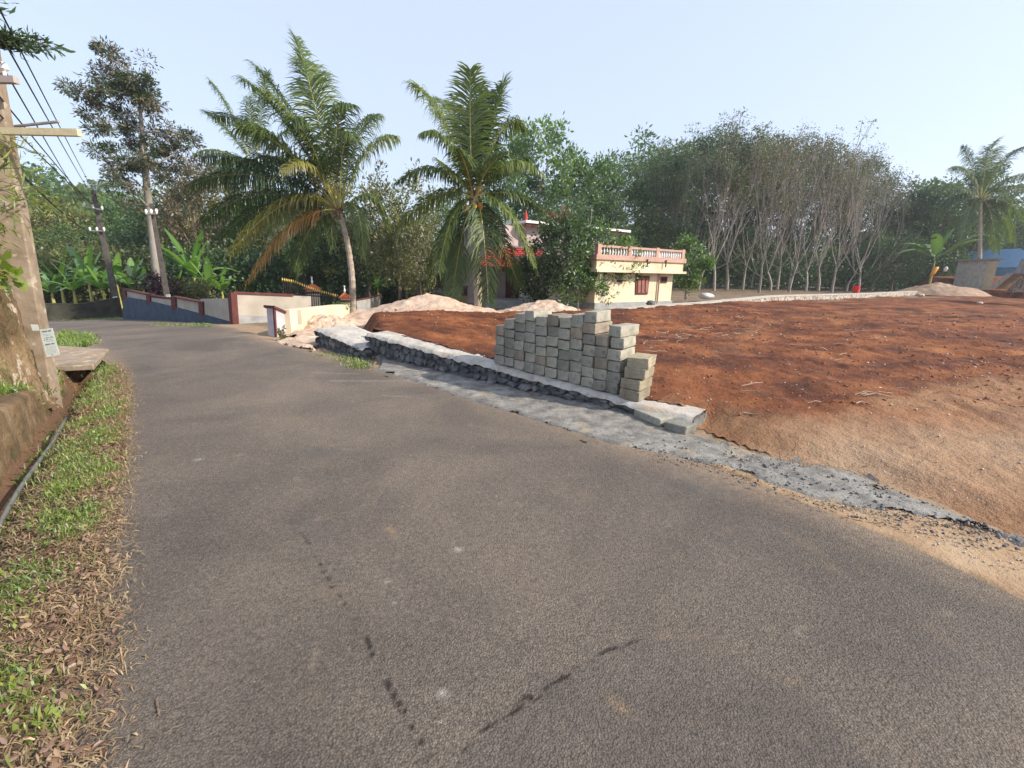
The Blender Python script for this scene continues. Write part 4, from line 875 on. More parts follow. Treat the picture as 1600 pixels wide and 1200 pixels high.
lump('sack', (P[0], P[1], float(h0(P[0], P[1]))), .42, .8, M['sack'], 'heap of white cement sacks lying under the bare trees right of the cream house', 'sack', 3)
P = G(1016, 483); lump('stone', (P[0], P[1], P[2]+.15), .22, 1, M['stone'], 'dark bundle lying on the far wall in front of the cream house', 'stone', 8)
# bigger white lumps on the plot
for i, (x, y, s_) in enumerate(((1438, 462, .22), (1531, 473, .12), (1592, 455, .2), (1567, 447, .22), (1580, 447, .2))):
    P = G(x, y, .25); lump('stone', (P[0], P[1], P[2]-.08), s_, 1, M['pebble'], ['pale stone on the soil below the far gravel pile', 'small pale stone on the open soil left of the retaining wall', 'pale stone at the right picture edge below the retaining wall', 'left pale stone at the foot of the retaining wall infill', 'right pale stone at the foot of the retaining wall infill'][i], 'stone', i*11)
# ================================================================== VEGETATION
def skeleton(rs, H, r0, fork, nl, spread, levels, up=.5, lean=(0, 0), wob=.06, shr=.68, nsplit=(2, 3), trunk_pts=6, side=0):
    """returns list of (points, radii) branches and the twig ends"""
    br = []; tips = []
    pts = [np.zeros(3)]; n_ = trunk_pts
    for i in range(1, n_+1):
        t = i/n_; pts.append(np.array([lean[0]*t*t*H*fork, lean[1]*t*t*H*fork, fork*H*t])+np.r_[rs.normal(0, wob*H*.03, 2), 0])
    r1 = r0*.62; br.append((pts, list(np.linspace(r0*1.15, r1, n_+1))))
    def grow(p, d, L, r, lv):
        k = 5; P_ = [p]; q = p.copy(); dd = d.copy()
        for i in range(k):
            dd = unit(dd+rs.normal(0, wob*2.2, 3)+np.array([0, 0, up*.16])); q = q+dd*L/k; P_.append(q)
        br.append((P_, list(np.linspace(r, r*.5, k+1))))
        if lv == 0: tips.append((q, dd)); tips.append((P_[3], dd)); return
        for j in range(rs.randint(nsplit[0], nsplit[1]+1)):
            a = rs.normal(size=3); nd = unit(dd+unit(a-dd*(a@dd))*spread*rs.uniform(.5, 1.2)+[0, 0, up*.2]); grow(P_[-1] if j == 0 else P_[rs.randint(2, k+1)], nd, L*shr*rs.uniform(.8, 1.15), r*.52, lv-1)
    top = pts[-1]; Lr = H*(1-fork)
    for j in range(nl):
        a = 2*math.pi*(j+rs.uniform(-.3, .3))/nl; d = unit(np.array([math.cos(a)*spread, math.sin(a)*spread, 1.0*rs.uniform(.6, 1.1)+up])); grow(top if j < 3 else pts[-2], d, Lr*.42, r1*.75, levels)
    for j in range(side):
        i = rs.randint(n_//2, n_); a = rs.uniform(0, 6.28); grow(pts[i], unit(np.array([math.cos(a), math.sin(a), .45])), Lr*rs.uniform(.2, .35), r1*.4, max(levels-1, 0))
    return br, tips
def woody(br, n=6, thin=0):
    mb = MB()
    for P_, R_ in br: mb.tube(P_, [max(r, thin) for r in R_], n, False)
    return mb
def scaled_tree(name, loc, br, crown, mb_, ml, label, cat='tree', group=None, rz=0, sc_=1):
    t = empty(name, loc, label, cat, group); t.rotation_euler = (0, 0, rz); t.scale = (sc_,)*3 if np.ndim(sc_) == 0 else tuple(sc_)
    me = woody(br[0], br[1], br[2]); V = np.concatenate(me.v); m_ = bpy.data.meshes.new('trunk'); m_.from_pydata(V.tolist(), [], me.f); m_.update(); link('trunk', m_, mb_, t, smooth=True)
    fast('crown', *crown[:2], ml, crown[2], t)
    return t
def crown_from(tips, rs, per, rad_, size, aspect=.45, up=.5, droop=.1, flat=.8, extra=None, hang=0):
    C_ = np.array([t[0] for t in tips]); D_ = np.array([t[1] for t in tips])
    if extra is not None: C_ = np.concatenate([C_, extra]); D_ = np.concatenate([D_, unit(rs.normal(size=extra.shape))])
    k = len(C_); sz = rs.uniform(.4, 1.5, k); idx = np.repeat(np.arange(k), per)
    off = rs.normal(size=(k*per, 3)); off = unit(off)*(rs.rand(k*per, 1)**.45)*rad_*sz[idx][:, None]; off[:, 2] *= flat
    off[:, 2] -= hang*rs.rand(k*per)*rad_
    P_ = C_[idx]+off; V, Q, t = leaves(P_, size, up, aspect, droop, rs, dirs=unit(off)+D_[idx]*.3)
    ct = np.repeat(rs.normal(0, .13, k)[idx], 4); return V, Q, np.clip(t+ct, 0, 1)
def blob_crown(rs, H, z0, R, nclump, per, cr, size, **kw):
    """clumps spread over the surface of an uneven ovoid between z0 and H"""
    a = unit(rs.normal(size=(nclump, 3))); rr = rs.uniform(.45, 1.0, nclump)**.6
    lob = 1+.28*np.sin(a[:, 0]*4+rs.rand()*6)+.2*np.sin(a[:, 1]*5+rs.rand()*6)
    c_ = np.stack([a[:, 0]*R*rr*lob, a[:, 1]*R*rr*lob, (z0+H)/2+a[:, 2]*(H-z0)/2*rr*(1+.12*np.sin(a[:, 0]*7))], 1)
    return crown_from([(c, np.array([0, 0, 1.])) for c in c_], rs, per, cr, size, **kw)

# --- prototypes (each one ends up standing somewhere in the picture)
protos = {}
def broad(seed, H, R, z0, leaf, ml, bark='bark', ncl=110, per=60, cr=.75):
    rs = np.random.RandomState(seed); br, tips = skeleton(rs, H*.9, H*.022, .32, 4, .6, 2, .4, wob=.07, side=3)
    cr_ = blob_crown(rs, H, z0, R, ncl, per, cr, leaf)
    return (br, 6, .02), cr_, M[bark], ml
def rubber(seed, H, dens=1.0, lean=(0, 0)):
    rs = np.random.RandomState(seed); br, tips = skeleton(rs, H, .125+.04*rs.rand(), rs.uniform(.16, .36), rs.randint(2, 5), .36, 3, .7, lean=lean, wob=.030, shr=.80, nsplit=(2, 3), side=1)
    tz = max(t[0][2] for t in tips); tp = [t for t in tips if t[0][2] > tz*.52 and rs.rand() < .95]
    cr_ = crown_from(tp, rs, int(60*dens), .72, .20, aspect=.42, droop=.15)
    return (br, 5, .02), cr_
K = dict(
    broad=[broad(21, 9, 3.4, 1.8, .26, M['leafA']), broad(22, 10, 3.2, 2.0, .28, M['leafB']), broad(23, 8, 3.2, 1.0, .26, M['leafC']), broad(24, 11, 3.0, 2.5, .26, M['leafA'], ncl=130)],
)
proto_mesh = {}
def plant(kind, seedkey, loc, label, cat, group, H=None, rz=None, ml=None, sx=1.0):
    """place a copy of a prototype (built the first time)"""
    key = (kind, seedkey, ml)
    if key not in proto_mesh:
        if kind == 'broad': sk, cr_, mb_, ml0 = K['broad'][seedkey]; Hh = [9, 10, 8, 11][seedkey]
        else:
            Hh = 14; lean = [(0, 0), (.12, .02), (-.18, .02), (-.1, -.03), (.2, 0), (-.25, 0)][seedkey]
            sk, cr_ = rubber(60+seedkey, Hh, [1.0, .75, .42, .15, .8, .25][seedkey], lean); mb_, ml0 = M['palebark'], M['leafE']
        Hh = float(np.percentile(cr_[0][:, 2], 99.5))
        t = scaled_tree('tree' if kind == 'broad' else 'rubber_tree', loc, sk, cr_, mb_, M[ml] if ml else ml0, label, cat, group)
        proto_mesh[key] = (t, Hh)
    else:
        src, Hh = proto_mesh[key]; t = copy_tree(src); t.location = [float(v) for v in loc]; tag(t, label, cat, group)
    s_ = (H/Hh if H else 1); t.scale = (s_*sx, s_*sx, s_); t.rotation_euler = (0, 0, rng.uniform(0, 6.28) if rz is None else rz)
    return t
def at(px, Y, top):
    """standing point under pixel column px at depth Y and the height that reaches pixel row top"""
    p_ = D(px, 440, Y); p_[2] = float(h0(p_[0], p_[1])); 
    for _ in range(4):
        b = proj(p_); p_ = D(px+(0), b[1], Y); p_[2] = float(h0(p_[0], p_[1]))
    # correct for the lean of verticals so the crown's middle stands over px
    z_ = zat(p_, top); m_ = proj((p_[0], p_[1], p_[2]+(z_-p_[2])*.7)); q = D(px-(m_[0]-px), proj(p_)[1], Y); q[2] = float(h0(q[0], q[1]))
    return q, zat(q, top)-q[2]

# --- trees behind everything: (px, depth, top row, prototype, material, width, words)
B = [
 (848, 44, 188, 1, 'leafB', .85, 'tall fresh green tree with a rounded top right of the second coconut palm'),
 (905, 46, 238, 1, 'leafB', .95, 'fresh green tree stepping down right of the tallest green one'),
 (955, 50, 252, 0, 'leafA', 1.0, 'dark green tree at the left edge of the rubber grove'),
 (800, 48, 225, 0, 'leafA', .8, 'dark tree directly behind the second coconut palm crown'),
 (880, 40, 300, 0, 'leafA', 1.0, 'dark low tree behind the mauve house roof'),
 (960, 42, 305, 3, 'leafA', .9, 'dark tree rising behind the balustrade of the cream house'),
 (740, 40, 290, 2, 'leafA', .9, 'dark tree behind the second coconut palm trunk'),
 (690, 34, 312, 0, 'leafA', .9, 'deep green tree between the two big palms, in the back'),
 (620, 30, 262, 2, 'leafC', .75, 'yellowish olive tree in bloom right of the leaning coconut palm'),
 (570, 33, 275, 2, 'leafC', .8, 'yellowish olive tree just behind the leaning palm crown'),
 (655, 27, 330, 2, 'leafC', .7, 'small yellow green tree behind the large sand pile'),
 (520, 34, 300, 0, 'leafA', .9, 'dark tree behind the orange capped gate pillar'),
 (470, 32, 300, 3, 'leafA', .9, 'dark tree behind the drooping orange palm frond'),
 (425, 36, 290, 0, 'leafA', .9, 'dark tree filling the back left of the iron gate'),
 (300, 34, 245, 3, 'leafD', .8, 'bronze brown tree right of the tall slender tree'),
 (345, 38, 262, 0, 'leafC', .9, 'olive tree behind the left palm group'),
 (270, 40, 285, 0, 'leafA', .9, 'dark green tree at the foot of the tall slender tree'),
 (215, 52, 297, 1, 'leafB', .9, 'mid green tree behind the second utility pole'),
 (160, 55, 305, 0, 'leafB', 1.0, 'green tree above the banana clump by the road bend'),
 (120, 46, 322, 2, 'leafC', 1.1, 'olive tree behind the banana clump on the left'),
 (75, 50, 300, 0, 'leafB', 1.1, 'green tree seen just right of the big leaning pole'),
 (25, 42, 292, 2, 'leafC', 1.2, 'olive green tree behind the big leaning pole'),
 (90, 36, 350, 3, 'leafB', 1.0, 'low green tree right of the leaning pole'),
 (185, 42, 340, 2, 'leafB', 1.1, 'low rounded green tree in the middle of the left woods'),
 (235, 38, 345, 0, 'leafA', .9, 'dark shrubby tree between the two distant poles'),
 (35, 30, 380, 2, 'leafC', .9, 'low olive tree beside the old trunk'),
 (1010, 62, 215, 0, 'leafA', 1.0, 'tall dark tree behind the left rubber trees'),
 (1060, 64, 222, 3, 'leafE', 1.1, 'tall grey green tree behind the rubber grove, second from its left'),
 (1130, 66, 215, 0, 'leafE', 1.1, 'tall grey green tree behind the rubber grove, third from its left'),
 (1200, 68, 210, 3, 'leafE', 1.0, 'tall grey green tree behind the middle of the rubber grove'),
 (1270, 70, 235, 0, 'leafE', 1.0, 'grey green tree behind the right middle of the rubber grove'),
 (1340, 70, 258, 3, 'leafE', 1.0, 'grey green tree behind the right part of the rubber grove'),
 (1400, 66, 285, 0, 'leafE', 1.0, 'dark tree behind the last rubber tree'),
 (1446, 62, 283, 1, 'leafA', .9, 'dark rounded tree right of the last rubber tree'),
 (1488, 60, 276, 0, 'leafA', .9, 'dark tree left of the right hand coconut palm'),
 (1530, 64, 265, 3, 'leafA', .9, 'dark tree directly behind the right hand coconut palm'),
 (1580, 72, 290, 0, 'leafA', 1.0, 'dark tree above the blue roof'),
 (1640, 74, 285, 3, 'leafA', 1.0, 'dark tree at the right picture edge above the blue roof'),
 (1470, 60, 345, 2, 'leafA', 1.0, 'low dark tree behind the right banana plant'),
 (1560, 72, 350, 2, 'leafA', 1.0, 'low dark tree behind the grey shed'),
 (1340, 60, 355, 2, 'leafA', 1.2, 'low dark tree between the right rubber trunks'),
 (1405, 54, 362, 2, 'leafA', 1.1, 'low dark tree left of the right banana plant'),
 (1250, 62, 350, 0, 'leafA', 1.2, 'low dark tree behind the middle rubber trunks'),
 (1160, 58, 345, 2, 'leafA', 1.2, 'low dark tree behind the bare forked rubber tree'),
 (1090, 56, 350, 0, 'leafA', 1.1, 'low dark tree behind the small bright tree by the house'),
 (1030, 50, 330, 2, 'leafA', 1.1, 'low dark tree behind the cream house roof'),
]
for px_, Y_, top_, sd_, ml_, sx_, lab in B:
    p_, H_ = at(px_, Y_, top_); plant('broad', sd_, p_, lab, 'tree', None, H=H_, ml=ml_, sx=sx_)
# --- rubber grove
RG = [(1004, 52, 232, 0), (1030, 50, 218, 1), (1062, 48, 226, 4), (1092, 47, 190, 0), (1112, 44, 203, 2), (1138, 42, 196, 4), (1160, 45, 186, 1), (1186, 48, 192, 0), (1215, 39, 182, 2), (1243, 52, 190, 4),
      (1262, 43, 205, 3), (1290, 47, 200, 5), (1308, 50, 215, 1), (1330, 44, 222, 3), (1352, 52, 235, 5), (1372, 47, 232, 3), (1392, 55, 245, 5), (1080, 58, 210, 1), (1150, 60, 200, 0), (1225, 60, 205, 1), (1285, 62, 222, 4),
      (1045, 60, 225, 4), (1325, 62, 232, 0), (1200, 55, 188, 4), (1260, 56, 200, 0), (1365, 60, 240, 4), (1100, 64, 215, 0), (1232, 46, 196, 5), (1310, 57, 214, 5), (1015, 57, 228, 0)]
order = sorted(range(len(RG)), key=lambda i: RG[i][0])
for n_, i in enumerate(order):
    px_, Y_, top_, sd_ = RG[i]; p_, H_ = at(px_, Y_, top_)
    near_ = 'front' if Y_ < 48 else ('middle' if Y_ < 56 else 'back'); words = {0: 'densely leafy', 1: 'leafy', 2: 'thin crowned', 3: 'almost bare', 4: 'leafy forked', 5: 'sparsely leafed'}[sd_]
    cx_ = 'near the cream house' if px_ < 1100 else ('left of the grove middle' if px_ < 1180 else ('in the grove middle' if px_ < 1260 else ('right of the grove middle' if px_ < 1330 else 'at the right end of the grove')))
    ordw = ['first', 'second', 'third', 'fourth', 'fifth', 'sixth', 'seventh', 'eighth', 'ninth', 'tenth', 'eleventh', 'twelfth', 'thirteenth', 'fourteenth', 'fifteenth', 'sixteenth', 'seventeenth', 'eighteenth', 'nineteenth', 'twentieth']
    o2 = [j for j in order if ('front' if RG[j][1] < 48 else ('middle' if RG[j][1] < 56 else 'back')) == near_].index(i)
    plant('rubber', sd_, p_, '%s rubber tree, %s from the left in the %s rows' % (words, ordw[o2], near_), 'tree', 'rubber trees of the grove beyond the red plot', H=H_*rng.uniform(.9, 1.02), rz=None, sx=1.2, ml=('leafA' if px_ < 1125 else ('leafD' if i % 4 == 0 else 'leafE')))

# --- masses nobody could count
def leafmass(name, boxes, n_, size, m, label=None, seed=1):
    rs = np.random.RandomState(seed); Ps = []
    wts = np.array([b[-1] for b in boxes], float); wts /= wts.sum()
    for b, w_ in zip(boxes, wts):
        k = int(n_*w_); (x0, Y0), (x1, Y1), zt0, zt1, dep, _ = b
        t = rs.rand(k); px = x0+(x1-x0)*t; Yy = Y0+(Y1-Y0)*t+rs.rand(k)*dep
        for i in range(k):
            p_ = D(px[i], 440, Yy[i]); g = float(h0(p_[0], p_[1])); zt = zat(np.array([p_[0], p_[1], g]), zt0+(zt1-zt0)*t[i]+10*math.sin(px[i]*.11)+8*math.sin(px[i]*.31)) if i % 8 == 0 or 'zt' not in dir() else zt
            Ps.append((p_[0], p_[1], g+(max(zt-g, .3))*rs.rand()**.8))
    Ps = np.array(Ps)+rs.normal(0, size*.6, (len(Ps), 3)); V, Q, t = leaves(Ps, size, .5, .6, .1, rs)
    return tag(fast(name, V, Q, m, t), kind='stuff')
leafmass('undergrowth', [((960, 52), (1480, 58), 405, 402, 8, 4), ((1440, 66), (1660, 68), 388, 384, 6, 2), ((560, 34), (960, 36), 395, 400, 5, 2.2), ((250, 30), (560, 32), 398, 395, 5, 2.2)], 90000, .24, M['leafA'], seed=2)
leafmass('roadside_thicket', [((-40, 31), (250, 32), 402, 392, 6, 1)], 36000, .22, M['leafC'], seed=4)
# wooded hill behind it all
an = np.radians(np.linspace(35, 152, 140)); rr_ = np.linspace(95, 200, 22); A_, R_2 = np.meshgrid(an, rr_)
hx, hy = R_2*np.cos(A_), R_2*np.sin(A_)
deg = np.degrees(A_); ridge = 11+9*sstep(100, 135, deg)+5*sstep(60, 40, deg)+fbm(A_*9, A_*0, 4)*7
hz = h0(hx, hy)-2+ridge*sstep(90, 150, R_2)+fbm(hx*.05, hy*.05, 4)*4
tag(grid_mesh('hills', hx, hy, hz, M['hill']), kind='structure')
rs = np.random.RandomState(77); k = 60000; a_ = np.radians(rs.uniform(36, 151, k)); r_2 = rs.uniform(96, 165, k)
dg = np.degrees(a_); px_, py_ = r_2*np.cos(a_), r_2*np.sin(a_)
rdg = 11+9*sstep(100, 135, dg)+5*sstep(60, 40, dg)+fbm(a_*9, a_*0, 4)*7
pz_ = h0(px_, py_)-2+rdg*sstep(90, 150, r_2)+fbm(px_*.05, py_*.05, 4)*4+np.abs(fbm(px_*.14, py_*.14, 3))*8*rs.rand(k)+rs.rand(k)*2
V, Q, t = leaves(np.stack([px_, py_, pz_], 1), 1.0, .8, .7, 0, rs); V[:, 2] += 0
tag(fast('distant_woods', V, Q, M['leafB'], t), kind='stuff')

# --- palms
def frond_mesh(P0, P1, P2, seed, L_leaf=1.0, n_l=52, width=.05, hang=.6, bare=.16, twist=0.0):
    """curved rib with two rows of narrow leaflets; P0 base, P1 control, P2 tip"""
    rs = np.random.RandomState(seed); P0, P1, P2 = map(np.asarray, (P0, P1, P2))
    bz = lambda t: (1-t)**2*P0+2*t*(1-t)*P1+t*t*P2
    dz = lambda t: unit(2*(1-t)*(P1-P0)+2*t*(P2-P1))
    rib = MB(); ts = np.linspace(0, 1, 14); rib.tube([bz(t) for t in ts], [.035*(1-t)+.005 for t in ts], 5, False)
    V = []; Q = []; T = []; base_t = rs.uniform(.35, .65)
    chord = unit(P2-P0); upv = np.array([0, 0, 1.])
    for side in (-1, 1):
        for i in range(n_l):
            s_ = bare+(1-bare)*(i+rs.rand()*.6)/n_l
            if rs.rand() < .03: continue
            p_ = bz(s_); d = dz(s_); u_ = upv-d*(upv@d)
            if np.linalg.norm(u_) < .25: u_ = np.array([-.3, -1., .2]); u_ = u_-d*(u_@d)
            u_ = unit(u_); sd_ = np.cross(d, u_)
            if twist: c_, s2 = math.cos(twist), math.sin(twist); sd_, u_ = sd_*c_+u_*s2, u_*c_-sd_*s2
            f = math.sin(math.pi*min(1, (.18+.82*(s_-bare)/(1-bare)*.98)))**.45 if s_ < .98 else .5
            ll = L_leaf*f*rs.uniform(.85, 1.1)
            fwd = .35+.75*s_**2
            a = unit(sd_*side+d*fwd+u_*.25+rs.normal(0, .14, 3)); b = unit(a-np.array([0, 0, 1.])*hang*rs.uniform(.5, 1.6)+rs.normal(0, .1, 3)); c2 = unit(b-np.array([0, 0, 1.])*hang*1.1)
            wv_ = unit(np.cross(a, u_)+rs.normal(0, .2, 3))*width*.5
            q1 = p_+a*ll*.35; q2 = q1+b*ll*.37; q3 = q2+c2*ll*.3
            k = len(V); V += [p_-wv_*.5, p_+wv_*.5, q1+wv_, q1-wv_, q2+wv_*.8, q2-wv_*.8, q3+wv_*.12, q3-wv_*.12]
            Q += [(k, k+1, k+2, k+3), (k+3, k+2, k+4, k+5), (k+5, k+4, k+6, k+7)]; tt_ = np.clip(base_t+rs.normal(0, .13), 0, 1); T += [tt_]*4+[tt_+.04]*2+[tt_+.18]*2
    return rib, np.array(V), np.array(Q), np.array(T)
def palm(name, base, crown, label, fronds, r0=.17, r1=.11, bend=(0, 0), group=None, leafL=1.0, nuts=0, pxscale=None):
    """fronds: (control px offset, tip px offset, depth offset in metres, material, hang)"""
    root = empty(name, base, label, 'palm tree', group); base = np.array(base); crown = np.array(crown)
    mb = MB(); k = 26; pts = []
    for i in range(k+1):
        t = i/k; pts.append(base*(1-t)+crown*t+np.array([bend[0], bend[1], 0])*4*t*(1-t)); 
    rr = [r0*(1.5 if i == 0 else 1)*(1-i/k)+r1*(i/k)+(.012 if i % 2 else -.004) for i in range(k+1)]
    pts[0] = pts[0]-np.array([0, 0, .3]); mb.tube(pts, rr, 10); mb.build('trunk', M['palmbark'], root, smooth=False)
    cx, cy = proj(crown); Y = crown[1]
    mb = MB(); rs = np.random.RandomState(int(abs(crown[0]*100)) % 1000)
    for i in range(26):
        a = rs.uniform(0, 6.28); h = rs.uniform(-.35, .25); e = rs.uniform(.1, .25)
        p_ = crown+np.array([math.cos(a)*.12, math.sin(a)*.12, h]); mb.tube([p_, p_+np.array([math.cos(a)*e, math.sin(a)*e, rs.uniform(-.1, .4)])], [.05, .012], 5, False)
    mb.build('crown_fibre', M['fibre'], root)
    for i, (cpx, tip, dy, mk_, hang) in enumerate(fronds):
        st_ = crown+np.array([np.sign(tip[0])*.06, np.sign(dy)*.05, .05])
        P1 = D(cx+cpx[0], cy+cpx[1], Y+dy*.45); P2 = D(cx+tip[0], cy+tip[1], Y+dy)
        ln_ = np.linalg.norm(P2-st_); rib, V, Q, T = frond_mesh(st_, P1, P2, i*7+int(cx), L_leaf=leafL*np.clip(ln_/4.2, .45, 1.05), n_l=int(45+ln_*14), hang=hang*1.15+.1, twist=rs.uniform(-.35, .35))
        f = fast('frond', V, Q, M[mk_], T, root, world=True)
        rb = rib.build('frond_rib', M['rachis'], None); rb.location = rb.location; 
        bpy.context.view_layer.update(); mw = rb.matrix_world.copy(); rb.parent = f; rb.matrix_parent_inverse = f.matrix_world.inverted()
        if mk_ == 'frondO': f['label'] = 'dry orange drooping frond'
        if mk_ == 'frondY': f['label'] = 'yellowing green frond'
    for i in range(nuts):
        a = rs.uniform(0, 6.28); p_ = crown+np.array([math.cos(a)*.28, math.sin(a)*.28-.1, -.3-rs.rand()*.3]); mb = MB()
        mb.tube([p_+[0, 0, .14], p_+[0, 0, .1], p_+[0, 0, 0], p_-[0, 0, .1], p_-[0, 0, .14]], [.02, .08, .115, .08, .02], 8); mb.build('coconut', M['coconut'], root, smooth=True)
    return root
# leaning palm by the gate
b_ = G(550, 491); cz = D(530, 330, b_[1]-.2)
f1 = [((-40, -190), (-68, -270), .5, 'frond', .25), ((-75, -175), (-130, -225), 1.0, 'frond', .45), ((-110, -150), (-195, -150), 1.5, 'frond', .6), ((-90, -130), (-160, -130), -1.2, 'frond', .5),
      ((-120, -95), (-215, -85), 1.0, 'frondD', .8), ((-130, -90), (-232, -40), -.5, 'frondD', 1.0), ((-120, -60), (-215, 15), .8, 'frondD', 1.1), ((-70, -60), (-170, 65), -1.0, 'frondY', 1.0),
      ((-70, -10), (-142, 108), -.8, 'frondO', .9), ((-20, -170), (20, -165), -1.2, 'frond', .9), ((0, -150), (28, -110), -1.5, 'frond', 1.0), ((35, -120), (88, -115), .8, 'frond', .7),
      ((60, -60), (75, 25), 1.0, 'frond', 1.0), ((35, -40), (38, 75), -.9, 'frond', 1.1), ((-50, -110), (-90, -60), -2.2, 'frondY', .8), ((-60, -140), (-110, -185), -.6, 'frond', .5),
      ((-30, -220), (-55, -235), 1.6, 'frond', .3), ((-100, -50), (-185, 40), 1.8, 'frondD', 1.1), ((-50, 0), (-70, 95), 1.2, 'frondD', 1.0), ((-40, -130), (-30, -60), 2.4, 'frondD', .9), ((-20, -90), (-10, 60), 2.2, 'frondD', 1.0),
      ((-90, -170), (-150, -205), .3, 'frond', .5), ((20, -140), (60, -150), 1.5, 'frond', .8), ((-60, -160), (-75, -140), -1.8, 'frond', .7), ((-110, -120), (-150, -70), 1.2, 'frondD', .9)]
palm('coconut_palm', b_, cz, 'leaning coconut palm with a thin bare trunk by the gate and one dry orange frond', f1, r0=.15, r1=.10, bend=(.22, 0), nuts=0, leafL=1.2)
# palm behind it
b_ = G(392, 487); b_ = b_+(b_-CAM)*.22; b_[2] = float(h0(b_[0], b_[1])); cz = D(398, 262, b_[1])
f2 = [((-45, -110), (-70, -135), 0, 'frond', .6), ((-45, -70), (-78, -88), 1, 'frond', .5), ((-60, -40), (-95, -20), -1, 'frond', .9), ((-50, -10), (-100, 50), .5, 'frondD', 1.0), ((-30, 10), (-60, 100), 1, 'frondD', 1.0), ((10, -90), (20, -150), .6, 'frond', .5),
      ((40, -70), (80, -60), 1, 'frondD', .9), ((50, -20), (90, 40), 1, 'frondD', 1.0), ((20, 0), (40, 100), -1, 'frondD', 1.1), ((-5, -60), (-10, -110), 1.6, 'frondD', .5), ((-20, 10), (-30, 110), -1.5, 'frondD', 1.1), ((-55, -30), (-90, 20), -1.8, 'frond', 1.1), ((60, -30), (100, 10), 0, 'frondD', 1)]
palm('coconut_palm', b_, cz, 'coconut palm standing behind the leaning palm, its crown reaching out to the left', f2, leafL=1.1, r0=.16)
# dark palm in front of the left woods
b_ = G(375, 480); b_ = b_+(b_-CAM)*.5; b_[2] = float(h0(b_[0], b_[1])); cz = D(372, 330, b_[1])
f3 = [((-30, -60), (-75, -40), 0, 'frondD', .9), ((-40, -30), (-80, 30), -1, 'frondD', 1.0), ((-20, -10), (-60, 80), 1, 'frondD', 1.0), ((20, -50), (60, -30), 1, 'frondD', .9), ((30, -20), (60, 60), -1, 'frondD', 1), ((-5, -50), (-20, -85), 0, 'frondD', .6), ((10, -20), (25, 90), 1, 'frondD', 1.1), ((-15, 0), (-28, 95), -1, 'frondD', 1.1)]
palm('coconut_palm', b_, cz, 'dark lower coconut palm hanging over the compound wall left of the leaning palm', f3, leafL=1.1, r0=.15)
# central palm
b_ = G(748, 491); b_[2] = float(h0(b_[0], b_[1])); cz = D(741, 308, b_[1])
f4 = [((-8, -110), (-6, -200), -.4, 'frond', .22), ((-50, -150), (-95, -175), .3, 'frond', .55), ((-45, -120), (-82, -98), -.8, 'frond', .9), ((28, -120), (45, -178), .6, 'frond', .15), ((40, -150), (78, -108), .2, 'frond', .9), ((45, -85), (108, -35), -.6, 'frond', 1.0),
      ((-60, -75), (-122, -22), -.4, 'frondD', 1.1), ((-50, -30), (-122, 48), .4, 'frond', 1.0), ((-40, 10), (-55, 115), -.8, 'frond', .5), ((15, 20), (22, 165), -1.0, 'frond', .45), ((50, -15), (95, 110), -.3, 'frond', .6), ((60, -20), (105, 20), 1.2, 'frondD', .8),
      ((-40, 20), (-75, 135), .8, 'frondD', .9), ((-20, 40), (-35, 160), .6, 'frondD', .7), ((-25, -140), (-50, -150), 1.5, 'frondD', .5), ((20, -60), (55, -70), -1.8, 'frond', .8), ((-10, -50), (-25, -75), -2, 'frond', .8), ((35, 40), (70, 140), 1.0, 'frondD', .8), ((12, -150), (24, -165), 1.2, 'frondD', .3), ((55, -60), (85, -60), 1.4, 'frondD', .8), ((-25, -30), (-60, -60), -1.5, 'frond', .8), ((5, -100), (10, -150), .8, 'frondD', .3)]
palm('coconut_palm', b_, cz, 'upright coconut palm behind the large sand pile with fronds hanging round its trunk', f4, r0=.17, r1=.13, nuts=7, leafL=1.15)
# right palm
b_ = D(1535, 440, 50); b_[2] = float(h0(b_[0], b_[1])); cz = D(1532, 312, 50)
f5 = [((5, -60), (22, -85), 0, 'frond', .4), ((25, -60), (55, -75), 0, 'frond', .5), ((-15, -50), (-35, -45), 0, 'frond', .9), ((-35, -30), (-60, -12), -1, 'frond', .9), ((35, -40), (75, -35), 1, 'frond', .7), ((35, -10), (60, 35), -1, 'frond', .9), ((-10, -10), (-25, 60), 0, 'frondD', .8),
      ((15, 0), (20, 75), 0, 'frond', .8), ((30, 0), (40, 60), 1, 'frond', .9), ((-30, -20), (-55, 25), 0, 'frondD', 1), ((40, -30), (85, -10), 0, 'frond', .8), ((-12, -60), (-22, -75), 1, 'frondD', .5), ((0, -30), (5, -60), 2, 'frond', .5)]
f5 = [((a[0]*1.25, a[1]*1.15), (b[0]*1.25, b[1]*1.1), c, d, e) for a, b, c, d, e in f5]
palm('coconut_palm', b_, cz, 'coconut palm at the far right above the blue roof', f5, r0=.2, r1=.14, leafL=1.3)
# little palms on the far left
for px_, Y_, cy_, lab in ((62, 62, 322, 'small distant coconut palm just right of the big leaning pole'), (118, 66, 318, 'small distant coconut palm above the banana clump'), (150, 58, 312, 'slim distant palm whose crown shows behind the far utility pole'), (98, 48, 345, 'pale coconut palm low in the left woods')):
    b_ = D(px_, 440, Y_); b_[2] = float(h0(b_[0], b_[1])); cz = D(px_, cy_, Y_); k_ = 60/Y_
    fr = [((math.cos(a)*28*k_, -abs(math.sin(a))*30*k_-8), (math.cos(a)*48*k_, -math.sin(a)*40*k_+12), rng.uniform(-2, 2), 'frond', .8) for a in np.linspace(-.9, 4.0, 12)]
    palm('coconut_palm', b_, cz, lab, fr, r0=.16, r1=.11, leafL=1.3)

